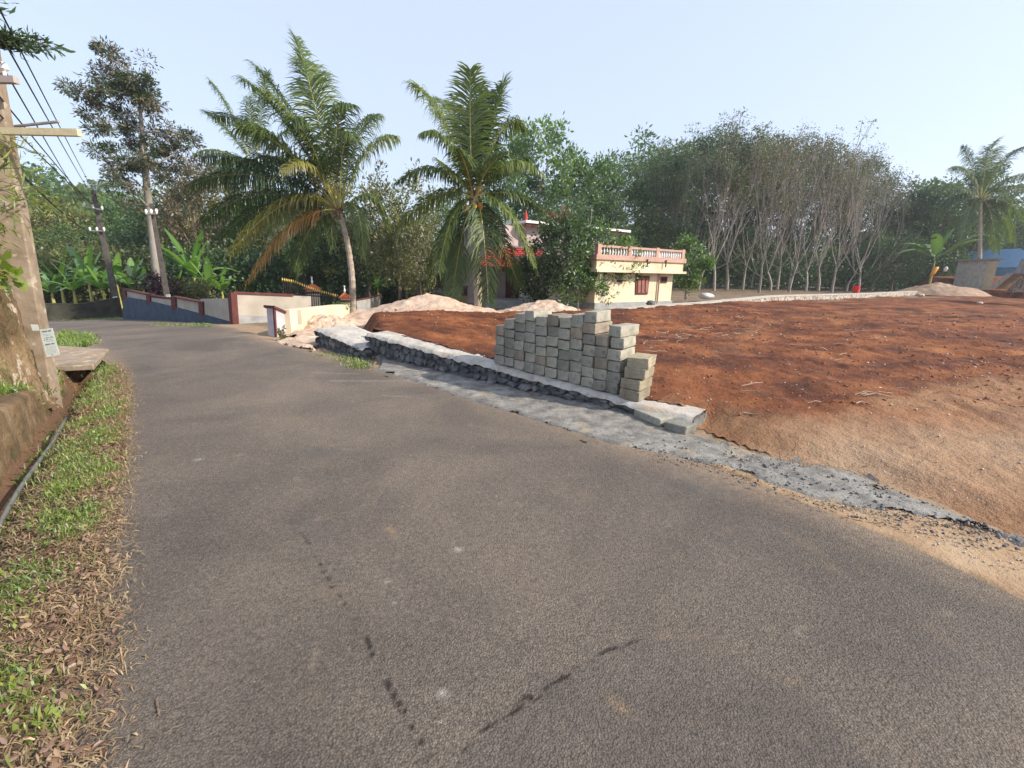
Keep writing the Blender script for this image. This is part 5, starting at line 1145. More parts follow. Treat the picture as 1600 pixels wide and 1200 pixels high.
# --- banana plants
def banana(name, base, H, n_, label, seed=0, group=None, spread=1.0):
    rs = np.random.RandomState(seed); root = empty(name, base, label, 'banana plant', group); base = np.array(base)
    mb = MB(); top = base+np.array([0, 0, H*.45]); mb.tube([base-[0, 0, .1], base+[0, 0, H*.2], top], [.11, .09, .05], 8); mb.build('stem', M['rachis'], root)
    for i in range(n_):
        a = 6.28*i/n_+rs.uniform(-.4, .4); el_ = rs.uniform(.75, 1.4) if i else 1.5; L = H*rs.uniform(.5, .75)*spread; d = np.array([math.cos(a)*math.cos(el_), math.sin(a)*math.cos(el_), math.sin(el_)])
        P0 = top-[0, 0, .05]; P1 = P0+d*L*.55; P2 = P1+unit(np.array([d[0], d[1], 0])+1e-6)*L*.5*math.cos(el_*.7)+np.array([0, 0, L*(.35*math.sin(el_)-.45*(el_ < 1.3)*rs.uniform(.5, 1.2))])
        V = []; T = []; k = 16; wv_ = L*.105; tt_ = rs.uniform(.25, .85)
        for j in range(k+1):
            t = j/k; p_ = (1-t)**2*P0+2*t*(1-t)*P1+t*t*P2; dd = unit(2*(1-t)*(P1-P0)+2*t*(P2-P1)); sd_ = np.cross(dd, [0, 0, 1.]); sd_ = unit(sd_) if np.linalg.norm(sd_) > .2 else np.array([1., 0, 0])
            w2 = wv_*(0.06 if t < .14 else math.sin(math.pi*min(1, (t-.14)/.86*.93+.07))**.55)*rs.uniform(.82, 1.05)
            V += [p_-sd_*w2+[0, 0, -w2*.25], p_, p_+sd_*w2+[0, 0, -w2*.25]]; T += [tt_, min(1, tt_+.3), tt_]
        Q = []
        for j in range(k):
            for s_ in (0, 1):
                if rs.rand() < .07 and j > 4: continue
                b0 = 3*j+s_; Q.append((b0, b0+1, b0+4, b0+3))
        fast('leaf', np.array(V), np.array(Q), M['banana'], np.array(T), root, world=True)
    return root
BN = [(92, 30, 412, 'leftmost banana plant by the road bend'), (112, 27, 418, 'banana plant in front on the left side of the roadside clump'), (135, 29, 398, 'tallest banana plant of the roadside clump, with raised pale leaves'), (158, 27, 415, 'banana plant in the middle of the roadside clump before the dark wall'),
      (180, 30, 405, 'banana plant just behind the foot of the far utility pole'), (205, 28, 412, 'banana plant above the left end of the blue wall'), (222, 31, 420, 'small banana plant between the two far utility poles'), (78, 27, 425, 'banana plant nearest the big leaning pole, low over the field wall'), (168, 33, 392, 'back banana plant left of the far utility pole'), (118, 33, 400, 'back banana plant in the left half of the roadside clump'),
      (275, 27, 418, 'banana plant right of the pole in front of the blue wall'), (300, 29, 375, 'tall dark banana plant above the middle of the blue wall'), (325, 27, 412, 'banana plant above the right end of the blue wall'), (345, 29, 420, 'low dark banana plant left of the iron gate'),
      (590, 31, 420, 'banana plant behind the ochre wall, right of the leaning trunk'), (635, 32, 425, 'banana plant behind the ochre wall above the sand pile')]
for i, (px_, Y_, top_, lab) in enumerate(BN):
    p_, H_ = at(px_, Y_, top_); banana('banana_plant', p_, H_*1.08, 12, lab, i+3, 'banana plants along the left walls')
M['bananaG'] = M['banana']; M['banana'] = leafmat('banana_leaf_dark_green', (.03, .075, .02), (.065, .14, .035), (.13, .22, .06), trans=.3)  # darker leaf green for the single plant on the bank
p_, H_ = at(1468, 47, 343); banana('banana_plant', p_, H_, 9, 'single banana plant on the bank left of the grey shed', 41)

# --- middle distance trees and shrubs
def custom_tree(name, px_, Y_, top_, label, ml, seed, R, z0f, leaf, per=55, ncl=90, cr=.4, bark='palebark', fork=.3, cat='tree', rr=.07, base_px=None, **kw):
    p_, H_ = at(px_, Y_, top_); rs = np.random.RandomState(seed)
    br, tips = skeleton(rs, H_*.92, rr, fork, 3, .5, 2, .6, wob=.07, side=2); cr_ = blob_crown(rs, H_, H_*z0f, R, ncl, per, cr, leaf, **kw)
    return scaled_tree(name, p_, (br, 6, .012), cr_, M[bark], M[ml], label, cat)
Yt = G(880, 490)[1]+1.0
custom_tree('tree', 878, Yt, 334, 'leafy garden tree with reddish new shoots in front of the mauve house', 'leafA', 5, 1.25, .25, .16, ncl=95, cr=.38)
custom_tree('tree', 935, Yt+1.6, 345, 'light green garden tree hiding the left end of the cream house', 'leafB', 6, 1.55, .1, .16, ncl=110, cr=.38)
custom_tree('tree', 905, Yt+.3, 415, 'low light green shrub tree between the sand and the cream house', 'leafB', 8, .9, .1, .14, ncl=40, cr=.32)
custom_tree('tree', 972, Yt+2.4, 372, 'small sparse tree against the cream house wall', 'leafB', 7, .85, .2, .14, ncl=42, cr=.32)
custom_tree('tree', 1079, 27, 364, 'slim bright green tree at the right corner of the cream house', 'leafB', 9, .85, .15, .17, ncl=70, cr=.4)
custom_tree('tree', 842, Yt+.6, 400, 'dark bush under the palm frond in front of the porch', 'leafA', 11, .9, .2, .15, ncl=50, cr=.35)
p_, H_ = at(878, Yt, 334); rs = np.random.RandomState(4); tp = [(np.array([rs.normal(0, .35)-.1, rs.normal(0, .3), H_*.97+rs.normal(0, .1)]), np.array([0, 0, 1.])) for _ in range(8)]
V, Q, t = crown_from(tp, rs, 30, .2, .14); src = [o for o in C.objects if o.get('label', '').startswith('leafy garden tree')][0]; fast('new_shoots', V, Q, leafmat('new_red_leaves', (.16, .05, .03), (.30, .11, .06), (.40, .20, .10)), t, src)
def bush(name, P, r, hgt, ml, leaf, label, seed, n_=40, per=40, cat='shrub', kw={}):
    rs = np.random.RandomState(seed); c_ = np.stack([rs.normal(0, r*.4, n_), rs.normal(0, r*.4, n_), rs.uniform(.1, .9, n_)*hgt], 1)
    V, Q, t = crown_from([(c, np.array([0, 0, 1.])) for c in c_], rs, per, r*.35, leaf, **kw); br = [([np.zeros(3), c*.5+[0, 0, .1], c], [.02, .015, .006]) for c in c_[:12]]
    return scaled_tree(name, P, (br, 4, .006), (V, Q, t), M['bark'], M[ml], label, cat)
P = D(258, 470, 24); P[2] = float(h0(P[0], P[1]))+.7; bush('purple_shrub', P, .9, 1.5, 'leafP', .17, 'dark purple leaved shrub behind the wall beside the wooden tree trunk', 3)
for i, (x, lab) in enumerate(((283, 'yellowish green shrub above the blue wall, left of two'), (312, 'yellowish green shrub above the blue wall, right of two'))):
    P = D(x, 470, 24.5); P[2] = float(h0(P[0], P[1]))+.7; bush('shrub', P, .8, 1.2, 'leafC', .13, lab, 5+i)
P = G(529, 500); bush('shrub', P, .32, .62, 'leafB', .10, 'bright green little shrub against the pale yellow wall', 12, 24, 40)
P = G(650, 484); P[1] += 6; 
P = G(443, 531); bush('weed', P, .12, .3, 'leafC', .07, 'small dry weed at the foot of the lavender wall end', 15, 8, 20, 'weed')

# --- tall slender tree on the left
b_ = G(256, 497); b_ = b_+(b_-CAM)*.18; b_[2] = float(h0(b_[0], b_[1])); H_ = zat(b_, 92)-b_[2]
rs = np.random.RandomState(31); tpx = lambda x, y: D(x, y, b_[1])-b_
tr = [np.array([0, 0, -.3]), tpx(245, 420), tpx(237, 350), tpx(229, 290), tpx(224, 230), tpx(219, 170), tpx(216, 125)]
br = [(tr, [.30, .24, .20, .17, .13, .08, .03])]; tips = []
for (x, y, l) in ((150, 150, 4), (165, 120, 5), (205, 108, 6), (235, 130, 5), (262, 165, 5), (272, 200, 4), (258, 235, 4), (170, 195, 4), (150, 168, 4), (190, 225, 3), (168, 230, 3), (255, 262, 3), (200, 262, 3), (285, 215, 3), (178, 105, 5), (225, 285, 2), (248, 210, 4), (185, 160, 5), (242, 250, 3), (215, 140, 5)):
    s_ = tr[min(l, 5)]*.6+tr[min(l+1, 6)]*.4 if l < 6 else tr[6]; e = tpx(x, y)+np.array([0, rs.uniform(-2.2, 2.2), 0]); m_ = (s_+e)/2+np.array([0, 0, .1])
    br.append(([s_, m_, e], [.06, .035, .012]))
    for j in range(7): q = s_*(1-(j+3)/9.)+e*((j+3)/9.)+rs.normal(0, .34, 3)+[0, 0, 0]; tips.append((q, unit(e-s_))); br.append(([m_*.5+e*.5, q], [.015, .006]))
V, Q, t = crown_from(tips, rs, 75, .40, .20, aspect=.30, droop=.25, flat=.8)
tall = scaled_tree('silk_oak_tree', b_, (br, 8, .008), (V, Q, t), M['palebark'], M['leafD'], 'tall slender tree with pale trunk and ragged bronze crown on the left')
tips2 = [t_ for t_ in tips if rs.rand() < .45]; V, Q, t = crown_from(tips2, rs, 110, .42, .20, aspect=.3, droop=.2); fast('green_foliage', V, Q, M['leafA'], t, tall)
# ================================================================== LEFT VERGE, DITCH, OLD TRUNK, POLES
# old kerb wall along the ditch
Lg = np.hypot(*(LB-LA)); n1, n2 = 260, 26
aa, bb = np.meshgrid(np.linspace(0, Lg, n1), np.linspace(0, 1, n2), indexing='ij')
prof_off = np.interp(bb, [0, .45, .55, 1], [.0, .05, .09, .36]); ztop = np.interp(aa, [5.5, 9.4], [.30, .08]); prof_z = np.where(bb < .45, -.45+(ztop+.42)*bb/.45, ztop-.03+.035*sstep(.45, .6, bb))
rg = fbm(aa*4, bb*5, 4)*.035
qx = LA[0]+ld[0]*aa+ln[0]*(prof_off+rg); qy = LA[1]+ld[1]*aa+ln[1]*(prof_off+rg)
kerb = empty('kerb_wall', (*(LA+LB)/2, 0), 'low old mossy concrete wall along the ditch under the big trunk', 'wall')
zq = prof_z+fbm(aa*5+7, bb*4, 4)*.025
# rounded end face: close it by folding the last rows down
o = grid_mesh('wall_body', qx, qy, zq, M['rough_conc']); o.parent = kerb; o.matrix_parent_inverse = kerb.matrix_world.inverted()
e0 = LB+ln*.04; mb = MB(); q_ = [e0, e0+ld*.03, e0+ld*.03+ln*.34, e0+ln*.34]; mb.add([(*a, -.4) for a in q_]+[(*a, .06) for a in q_], [(3, 2, 1, 0), (4, 5, 6, 7), (0, 1, 5, 4), (1, 2, 6, 5), (2, 3, 7, 6), (3, 0, 4, 7)]); mb.build('end_face', M['rough_conc'], kerb)
# water pipe
def surf(x, y): return float(Hground(np.array([x]), np.array([y]))[0][0])
pp = []
for t in np.linspace(-1.2, 1, 22):
    a = np.array(G(0, 790, -.0)[:2])*(1-t)+np.array(G(101, 642, -.0)[:2])*t; pp.append((a[0], a[1], surf(*a)*.35-.0+.02*math.sin(t*7)))
mb = MB(); mb.tube(pp, [.017]*len(pp), 8); tag(mb.build('water_pipe', M['pipe'], smooth=True), 'grey plastic pipe running along the ditch edge on the left', 'pipe')
# culvert slab over the ditch
ca, cb, cc_, ce = [np.array(G(x, y, .06)) for x, y in ((97, 571), (145, 569), (170, 545), (88, 541))]
n_ = 24; V = []
cul = empty('culvert', (ca+cb)/2, 'concrete culvert slab over the ditch mouth with a dark square opening', 'culvert')
def quad_slab(nm, cs, z1, th, m, par):
    V = [(c[0], c[1], z1-th) for c in cs]+[(c[0], c[1], z1) for c in cs]
    mb = MB(); mb.add(V, [(3, 2, 1, 0), (4, 5, 6, 7), (0, 1, 5, 4), (1, 2, 6, 5), (2, 3, 7, 6), (3, 0, 4, 7)]); return mb.build(nm, m, par, bevel=.012)
lx = G(60, 575, .06); quad_slab('slab', [np.array(lx), ca*0+np.array(ca), cb, cc_, ce], .075, .09, M['concrete'], cul) if False else quad_slab('slab', [ca+(ca-cb)*.4, cb, cc_, ce+(ce-cc_)*.2], .05, .09, M['pole'], cul)
ha, hb_ = np.array(G(106, 603, -.27)), np.array(G(134, 604, -.27))
hd = (cb-ca)[:2]; hd = unit(hd); hn = np.array([-hd[1], hd[0]]); hn = hn if hn[1] > 0 else -hn
for off_, w_ in ((-.14, .14), (.46, .13)):
    s0 = ca[:2]+hd*off_; wallbox('side_wall', s0, hd*w_, hn*.9, -.5, -.017, M['rough_conc'], cul)
s0 = ca[:2]+hd*.0+hn*.75; wallbox('shade_plate', s0, hd*.46, hn*.1, -.5, -.018, M['dark'], cul)  # near-black plate stands in for the shade inside the culvert mouth
# big trunk
tb = np.array(G(58, 605, .15)); tb = tb+np.array([-.66, -.05, 0])
bigt = empty('old_tree', (tb[0], tb[1], .4), 'massive old mossy trunk at the left picture edge with yellow green twigs', 'tree')
nu, nv_ = 150, 150; V = []
for i in range(nv_+1):
    z = i/nv_*5.2-.3; r0_ = .46+.17*math.exp(-(z+.3)*1.8)-.018*z
    for j in range(nu):
        a = 2*math.pi*j/nu; r_ = r0_*(1+.07*math.sin(a*3+z*.8)+.05*math.sin(a*7-z*.5))+float(fbm(np.array([a*3.5]), np.array([z*.9]), 4)[0])*.08+float(fbm(np.array([a*9]), np.array([z*5]), 4)[0])*.06
        V.append((tb[0]-.06*z+r_*math.cos(a), tb[1]+.02*z+r_*math.sin(a), .15+z))
mb = MB(); mb.add(V, [(i*nu+j, i*nu+(j+1) % nu, (i+1)*nu+(j+1) % nu, (i+1)*nu+j) for i in range(nv_) for j in range(nu)]); mb.build('trunk', M['bigbark'], bigt, smooth=True)
def twigspray(root, start, ends, ml, leaf, per, seed, asp=.35, hang=0, rr_=.012, nm='foliage', droop=.2, rad_=.1):
    rs = np.random.RandomState(seed); P_ = []; D_ = []; mb = MB(); start = np.array(start)
    for e in ends:
        e = np.array(e); m_ = (start+e)/2+np.array([0, 0, .12]); mb.tube([start, m_, e], [rr_, rr_*.7, rr_*.25], 5, False)
        for t in np.linspace(.25, 1, per):
            q = (1-t)**2*start+2*t*(1-t)*m_+t*t*e; d = unit(e-start)
            for k in range(3): P_.append(q+rs.normal(0, rad_*.35, 3)); D_.append(unit(d*.8+rs.normal(0, .5, 3)))
    P_ = np.array(P_); V, Q, t = leaves(P_, leaf, .8, asp, droop, rs, dirs=np.array(D_)); mb.build('branch', M['bark'], root); fast(nm, V, Q, M[ml], t, root, world=True)
M['leafY'] = leafmat('leaf_yellow_green', (.09, .13, .015), (.21, .27, .035), (.42, .42, .08), trans=.45)
def DD(px, py, d): r = ray(px, py); return CAM+r*d
yc = tb[1]
twigspray(bigt, DD(-60, 300, yc*.95), [DD(85, 330, yc*.9), DD(70, 300, yc), DD(45, 262, yc*.9), DD(30, 345, yc*.95), DD(55, 318, yc*.85)], 'leafY', .15, 14, 3, asp=.12)
twigspray(bigt, DD(-50, 230, yc), [DD(60, 240, yc*.9), DD(40, 222, yc), DD(20, 255, yc*.9), DD(10, 212, yc)], 'leafY', .13, 12, 4, asp=.12)
twigspray(bigt, DD(-40, 415, yc*.8), [DD(22, 428, yc*.75), DD(25, 440, yc*.75), DD(8, 445, yc*.75)], 'leafY', .14, 6, 5, asp=.5)
twigspray(bigt, DD(-50, 380, yc), [DD(12, 360, yc), DD(15, 390, yc), DD(0, 350, yc)], 'leafY', .10, 10, 7, asp=.3)
twigspray(bigt, DD(-60, 70, yc*1.0), [DD(98, 78, yc*1.0), DD(58, 60, yc), DD(55, 83, yc), DD(35, 72, yc), DD(15, 58, yc), DD(80, 72, yc*1.02)], 'leafA', .11, 30, 6, asp=.22, droop=.1)
twigspray(bigt, DD(-60, 30, yc), [DD(4, 0, yc), DD(2, 15, yc)], 'leafA', .11, 10, 8, asp=.3)
# the near utility pole
pb = np.array(G(84, 604, .02)); pb[:2] += ln*.14; ptz = zat(pb, 205); topx = proj((pb[0], pb[1], ptz))[0]
# lean so that the pole reaches column 8 at the cross arm
tgt = D(-5, 205, pb[1]); pole = empty('utility_pole', (pb[0], pb[1], .05), 'big weathered concrete utility pole with pasted white notices beside the old trunk', 'utility pole', 'utility poles')
def taper(nm, p0, p1, w0, w1, d0, d1, m, par, rz=.25):
    ex = np.array([math.cos(rz), math.sin(rz), 0]); ey = np.array([-math.sin(rz), math.cos(rz), 0]); V = []; n_ = 14
    for i in range(n_+1):
        t = i/n_; c_ = np.array(p0)*(1-t)+np.array(p1)*t; w_, d_ = w0+(w1-w0)*t, d0+(d1-d0)*t
        V += [c_-ex*w_/2-ey*d_/2, c_+ex*w_/2-ey*d_/2, c_+ex*w_/2+ey*d_/2, c_-ex*w_/2+ey*d_/2]
    F_ = [(4*i+j, 4*i+(j+1) % 4, 4*(i+1)+(j+1) % 4, 4*(i+1)+j) for i in range(n_) for j in range(4)]+[(3, 2, 1, 0), (4*n_, 4*n_+1, 4*n_+2, 4*n_+3)]
    mb = MB(); mb.add(V, F_); return mb.build(nm, m, par, bevel=.015)
pd = unit(tgt-pb); rzp = .38
Ltop = np.linalg.norm(tgt-pb); taper('pole_shaft', pb-pd*.4, pb+pd*(Ltop+1.9), .35, .22, .23, .15, M['pole'], pole, rzp)
ex = np.array([math.cos(rzp), math.sin(rzp), 0]); ey = np.array([-math.sin(rzp), math.cos(rzp), 0])
def notice(px_pts, Yf, nm, par, lines):
    """paper pasted on the pole: corners top-left, top-right, bottom-right, bottom-left"""
    c_ = [D(x, y, Yf) for x, y in px_pts]; mb = MB(); th = -ey*.004
    V = [c+th for c in c_]+[c for c in c_]; mb.add(V, [(0, 1, 2, 3), (7, 6, 5, 4), (0, 4, 5, 1), (1, 5, 6, 2), (2, 6, 7, 3), (3, 7, 4, 0)]); pn = mb.build(nm, M['paper'], par)
    rs = np.random.RandomState(9); mb = MB()
    def pt(u_, v_): return (c_[0]*(1-u_)+c_[1]*u_)*(1-v_)+(c_[3]*(1-u_)+c_[2]*u_)*v_+th*1.6
    for v0, v1, u0_, u1_, den in lines:
        u_ = u0_
        while u_ < u1_:
            w_ = rs.uniform(.02, .055)
            if rs.rand() < den:
                a = v0+rs.uniform(-.004, .008); b = v1+rs.uniform(-.008, .004); mb.add([pt(u_, a), pt(u_+w_*.8, a), pt(u_+w_*.8, b), pt(u_, b)], [(0, 1, 2, 3)])
            u_ += w_
    if lines: mb.build('print', M['ink'], pn)
    return pn
yf = pb[1]-.215
hdr = [(.055, .115, .15, .52, 1), (.055, .115, .62, .86, 1), (.19, .205, .15, .85, .8), (.235, .25, .2, .8, .8), (.30, .335, .2, .85, .75), (.37, .405, .15, .8, .75), (.44, .455, .2, .85, .7), (.53, .585, .15, .50, 1), (.53, .585, .60, .85, 1), (.65, .665, .12, .88, .8), (.71, .725, .12, .88, .8), (.77, .785, .12, .88, .8), (.83, .845, .12, .88, .8), (.885, .90, .12, .88, .8), (.94, .965, .40, .55, 1)]
notice([(62, 515), (82, 512.5), (93.5, 554), (73, 558)], yf, 'notice', pole, hdr)
notice([(48, 507), (59, 507), (61.5, 516.5), (51, 516.5)], yf+.0, 'notice', pole, [])
arm_y = tgt[1]-.14
a0, a1 = D(2, 205.5, arm_y), D(124, 207, arm_y); mb = MB(); mb.box((a0+a1)/2, (np.linalg.norm(a1-a0)*1.0, .06, .075), math.atan2((a1-a0)[1], (a1-a0)[0])); mb.build('cross_arm', M['arm'], pole)
a2, a3 = D(-10, 201, arm_y+.35), D(92, 190, arm_y+.35); mb = MB(); mb.tube([a2, a3], [.018, .018], 6); mb.build('thin_arm', M['steel'], pole)
a4, a5 = D(-30, 121, arm_y), D(26, 128, arm_y); mb = MB(); mb.box((a4+a5)/2, (np.linalg.norm(a5-a4), .07, .07), 0); mb.build('cross_arm', M['mauve'], pole)
for q in (a5-[.12, 0, 0], ):
    mb = MB(); mb.tube([q, q+[0, 0, .1], q+[0, 0, .13], q+[0, 0, .2]], [.015, .02, .05, .03], 8); mb.build('insulator', M['white'], pole)
# distant poles
def farpole(px0, py0, pxt, pyt, label, arms, wpx=6.5):
    P = np.array(G(px0, py0)); T_ = D(pxt, pyt, P[1]); r_ = empty('utility_pole', P, label, 'utility pole', 'utility poles'); w_ = wpx/720*np.linalg.norm(P-CAM)
    taper('pole_shaft', P-[0, 0, .3], T_, w_, w_*.55, w_*.7, w_*.5, M['darkpole'], r_, .4)
    for (xa, ya, xb, yb) in arms:
        a, b = D(xa, ya, P[1]-.15), D(xb, yb, P[1]-.15); mb = MB(); mb.tube([a, b], [.04, .04], 6); mb.build('cross_arm', M['steel'], r_)
        for q in (a, (a+b)/2, b): mb = MB(); mb.tube([q, q+[0, 0, .12], q+[0, 0, .2]], [.03, .06, .03], 6); mb.build('insulator', M['white'], r_)
    return r_, P
fp1, P1_ = farpole(187, 494, 145, 297, 'dark utility pole before the field wall at the road bend, with a white notice', [(132, 323, 160, 328), (141, 361, 163, 361)])
fp2, P2_ = farpole(268, 501, 236, 318, 'dark utility pole in front of the blue wall, with a white notice', [(229, 335, 245, 334)])
for fp_, P_, c_ in ((fp1, P1_, [(176, 464), (183, 463), (187.5, 478), (180, 479)]), (fp2, P2_, [(259, 460.5), (266, 460), (269.5, 476), (262, 477)])):
    notice(c_, P_[1]-.42, 'notice', fp_, hdr[:3]+hdr[7:9])
# wires from behind the viewer past the near pole to the distant poles
def wire(pa, Ya, pbx, Yb, label, sag=.25, r=.012, ext=1.35):
    A_ = D(*pa, Ya); B_ = D(*pbx, Yb); A2 = B_+(A_-B_)*ext; pts = []
    for t in np.linspace(0, 1, 24): q = A2*(1-t)+B_*t; pts.append(q-np.array([0, 0, sag*4*t*(1-t)]))
    rs_ = [max(.004, r*np.linalg.norm(p_-CAM)/16) for p_ in pts]; mb = MB(); mb.tube([p_ for p_ in pts], [float(np.mean(rs_))*.75]*len(pts), 5)
    return tag(mb.build('overhead_wire', M['iron']), label, 'wire', 'overhead wires between the poles')
Yp = pb[1]
wire((0, 12), Yp, (145, 297), P1_[1], 'rightmost overhead wire, running from the top left corner to the far pole top', .05)
wire((20, 85), Yp, (139, 299), P1_[1], 'second overhead wire from the right, left of the rightmost one', .05)
wire((3, 95), Yp, (132, 321), P1_[1], 'overhead wire passing the small insulator on the upper arm', .1)
wire((0, 135), Yp, (150, 325), P1_[1], 'overhead wire leaving the picture edge just below the upper arm', .2)
wire((0, 158), Yp, (160, 328), P1_[1], 'lowest of the overhead wires crossing the long cross arm', .25)
wire((5, 215), Yp, (141, 361), P1_[1], 'thick sagging cable starting at the top of the near pole', .35, .018)
wire((145, 297), P1_[1], (236, 322), P2_[1], 'overhead wire between the two distant poles', .2, ext=1.0)

# --- ground cover
def area_pts(px_poly, n_, rs, z=True):
    P = np.array([G(*q)[:2] for q in px_poly]); lo, hi = P.min(0), P.max(0); out = np.zeros((0, 2))
    while len(out) < n_:
        q = rs.uniform(lo, hi, (n_*3, 2)); out = np.concatenate([out, q[inpoly(q[:, 0], q[:, 1], P)]])
    out = out[:n_]; return np.column_stack([out, Hground(out[:, 0], out[:, 1])[0]])
def tufts(name, groups, m, lo, hi, width, seed, label=None, clump=.06, blades=9, splay=.6, thr=None):
    rs = np.random.RandomState(seed); Pc = np.concatenate([area_pts(p_, n_, rs) for p_, n_ in groups])
    if thr is not None: Pc = Pc[fbm(Pc[:, 0]*3.2+3, Pc[:, 1]*3.2, 3)+rs.normal(0, .05, len(Pc)) > thr]
    k = len(Pc)
    P = np.repeat(Pc, blades, 0); n_ = len(P); P[:, :2] += rs.normal(0, clump, (n_, 2)); 
    h = rs.uniform(lo, hi, n_)*np.repeat(rs.uniform(.6, 1.3, k), blades); d = np.column_stack([rs.normal(0, splay, (n_, 2)), np.ones(n_)]); d = unit(d); tip = P+d*h[:, None]; tip[:, 2] -= (np.abs(d[:, :2]).sum(1))*h*.25
    mid = P+d*h[:, None]*.5; mid[:, 2] += h*.08; sd_ = unit(np.column_stack([-d[:, 1]+rs.normal(0, .3, n_), d[:, 0]+rs.normal(0, .3, n_), rs.normal(0, .2, n_)]))*width*rs.uniform(.6, 1.4, (n_, 1))
    V = np.stack([P-sd_*.5, P+sd_*.5, mid+sd_, mid-sd_, tip+sd_*.1, tip-sd_*.1], 1).reshape(-1, 3); b = np.arange(n_)*6
    Q = np.concatenate([np.stack([b, b+1, b+2, b+3], 1), np.stack([b+3, b+2, b+4, b+5], 1)]); T = np.repeat(np.clip(rs.normal(.55, .2, n_), 0, 1), 6)
    return tag(fast(name, V, Q, m, T), kind='stuff')
VG = [(172, 560), (188, 600), (186, 680), (178, 760), (150, 800), (100, 800), (80, 760), (105, 690), (118, 640), (135, 610), (150, 575)]
tufts('verge_grass', [(VG, 1050), ([(95, 760), (165, 780), (140, 850), (60, 850)], 160), ([(0, 890), (40, 880), (60, 960), (10, 1010), (-20, 1010)], 60), ([(-30, 1030), (35, 1050), (40, 1120), (-20, 1130)], 45), ([(60, 1120), (85, 1120), (85, 1150), (60, 1150)], 6), ([(40, 900), (100, 850), (130, 900), (90, 980), (50, 960)], 40), ([(20, 1160), (70, 1170), (60, 1210), (10, 1210)], 10), ([(-10, 800), (60, 790), (110, 690), (120, 740), (70, 860), (0, 870)], 60)], M['grass'], .025, .075, .0038, 3, thr=-.04, blades=14)
tufts('bank_grass', [([(-20, 652), (40, 632), (85, 600), (80, 585), (55, 592), (0, 625), (-30, 640)], 420), ([(88, 528), (100, 518), (140, 524), (152, 538), (118, 543), (95, 540)], 900)], M['grass'], .05, .14, .008, 4)
tufts('roadside_grass', [([(235, 507), (330, 506), (330, 511), (240, 510)], 260), ([(90, 498), (190, 494), (190, 499), (90, 502)], 260), ([(500, 551), (560, 562), (590, 574), (570, 580), (520, 568), (492, 556)], 120), ([(100, 640), (60, 700), (0, 790), (-20, 790), (50, 690), (95, 635)], 60)], M['grass'], .04, .12, .009, 5)
ALLV = [(-60, 830), (100, 655), (160, 570), (190, 600), (192, 700), (176, 800), (145, 950), (125, 1080), (100, 1260), (-60, 1260)]
EDG = [(185, 1260), (190, 1000), (193, 850), (202, 700), (204, 600), (187, 570), (160, 575), (170, 700), (150, 850), (110, 1000), (90, 1260)]
tufts('dry_straw', [(ALLV, 3600), (EDG, 1700)], M['straw'], .02, .075, .0028, 6, clump=.05, blades=5, splay=2.2)
def litter(name, polys, m, size, seed):
    rs = np.random.RandomState(seed); P = np.concatenate([area_pts(p_, n_, rs) for p_, n_ in polys]); P[:, 2] += rs.uniform(.0, .02, len(P)); k = len(P)
    a = unit(np.column_stack([rs.normal(0, 1, (k, 2)), rs.normal(0, .22, k)])); nn = unit(np.column_stack([rs.normal(0, .3, (k, 2)), np.ones(k)])); b = unit(np.cross(a, nn)); n3 = np.cross(b, a); n3 *= np.sign(n3[:, 2:])
    s = size*rs.uniform(.5, 1.4, (k, 1)); as_ = rs.uniform(.28, .55, (k, 1)); cu = rs.uniform(-.1, .3, (k, 1))
    V = np.stack([P-a*s*.5+n3*s*cu*.6, P-a*s*.18+b*s*as_*.5+n3*s*.08, P+a*s*.2+b*s*as_*.45+n3*s*.05, P+a*s*.5+n3*s*cu, P+a*s*.2-b*s*as_*.45+n3*s*.12, P-a*s*.18-b*s*as_*.5+n3*s*.1], 1).reshape(-1, 3)
    q = np.arange(k)*6; Q = np.concatenate([np.stack([q, q+1, q+2, q+3], 1), np.stack([q, q+3, q+4, q+5], 1)]); T = np.repeat(np.clip(rs.normal(.5, .25, k), 0, 1), 6)
    return tag(fast(name, V, Q, m, T), kind='stuff')
litter('leaf_litter', [(EDG, 900), (ALLV, 5200), ([(-30, 800), (60, 720), (100, 660), (125, 690), (120, 760), (60, 860), (-40, 880)], 1500), ([(-60, 760), (0, 755), (32, 715), (105, 610), (108, 640), (20, 770), (-40, 830)], 420)], M['litter'], .036, 8)
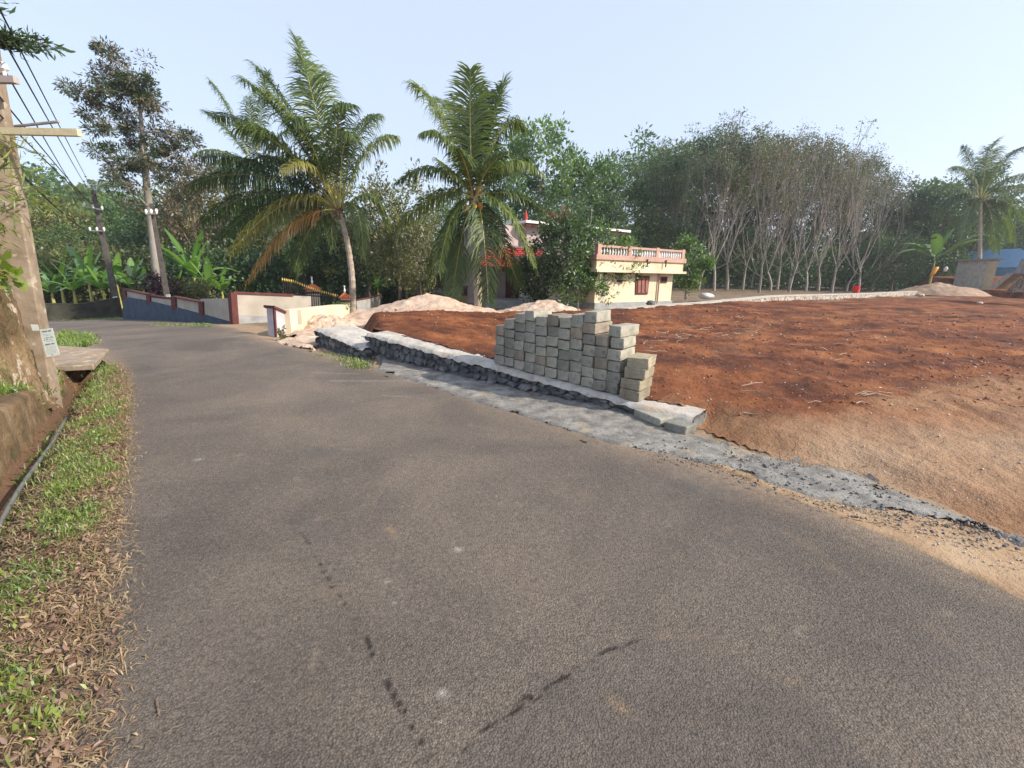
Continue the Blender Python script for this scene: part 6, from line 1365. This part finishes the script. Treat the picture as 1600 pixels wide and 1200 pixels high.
def weedplants(name, spots, ml, seed, leaf=.045):
    rs = np.random.RandomState(seed); Ps = []; Ds = []
    for (x, y, r_, n_) in spots:
        n_ = int(n_*.4) if n_ > 30 else n_
        c_ = np.array(G(x, y)); c_[2] = surf(c_[0], c_[1]); o_ = rs.normal(0, 1, (n_, 3))*[r_, r_, r_*.5]; o_[:, 2] = np.abs(o_[:, 2])+.01; Ps.append(c_+o_); Ds.append(unit(o_))
    P = np.concatenate(Ps); V, Q, t = leaves(P, leaf*.75, .9, .5, .0, rs, dirs=np.concatenate(Ds)); return tag(fast(name, V, Q, M[ml], t), kind='stuff')
weedplants('roadside_weeds', [(68, 1137, .02, 12), (62, 1128, .02, 8), (10, 1085, .035, 22), (25, 975, .05, 40), (12, 905, .05, 30), (110, 828, .08, 70), (128, 772, .09, 90), (88, 762, .08, 60), (150, 700, .10, 100), (130, 660, .12, 120), (165, 640, .12, 120), (150, 610, .14, 110), (172, 590, .14, 90), (20, 1000, .04, 20), (40, 640, .14, 60), (70, 598, .16, 90)], 'leafY', 12)
weedplants('ground_creeper', [(45, 885, .09, 160), (60, 860, .08, 100), (20, 930, .06, 60), (100, 800, .08, 60)], 'leafA', 13, .03)
# stick on the asphalt
P = G(247, 1105); P2 = G(249, 1118); a = (P-P2)*1.0; mb = MB(); mb.tube([P+a*.5+[0, 0, .02], P+[0, 0, .018], P2-a*.4+[0, 0, .02]], [.004, .005, .003], 6); tag(mb.build('stick', M['bark']), 'short brown stick lying on the asphalt at the lower left', 'stick')
# ================================================================== HAZE
mb = MB(); zlo = -8.0; mb.add([(a, b, c) for a in (-330, 330) for b in (-60, 400) for c in (zlo, 62)], [(0, 1, 3, 2), (4, 6, 7, 5), (0, 4, 5, 1), (2, 3, 7, 6), (0, 2, 6, 4), (1, 5, 7, 3)])
m, n_, N, L = NT('haze'); pv = N.new('ShaderNodeVolumePrincipled'); pv.inputs['Color'].default_value = (.86, .92, 1, 1); pv.inputs['Density'].default_value = .0008; pv.inputs['Anisotropy'].default_value = .35
o_ = N.new('ShaderNodeOutputMaterial'); L.new(pv.outputs[0], o_.inputs['Volume'])
hz_ = mb.build('haze', m); hz_['kind'] = 'stuff'
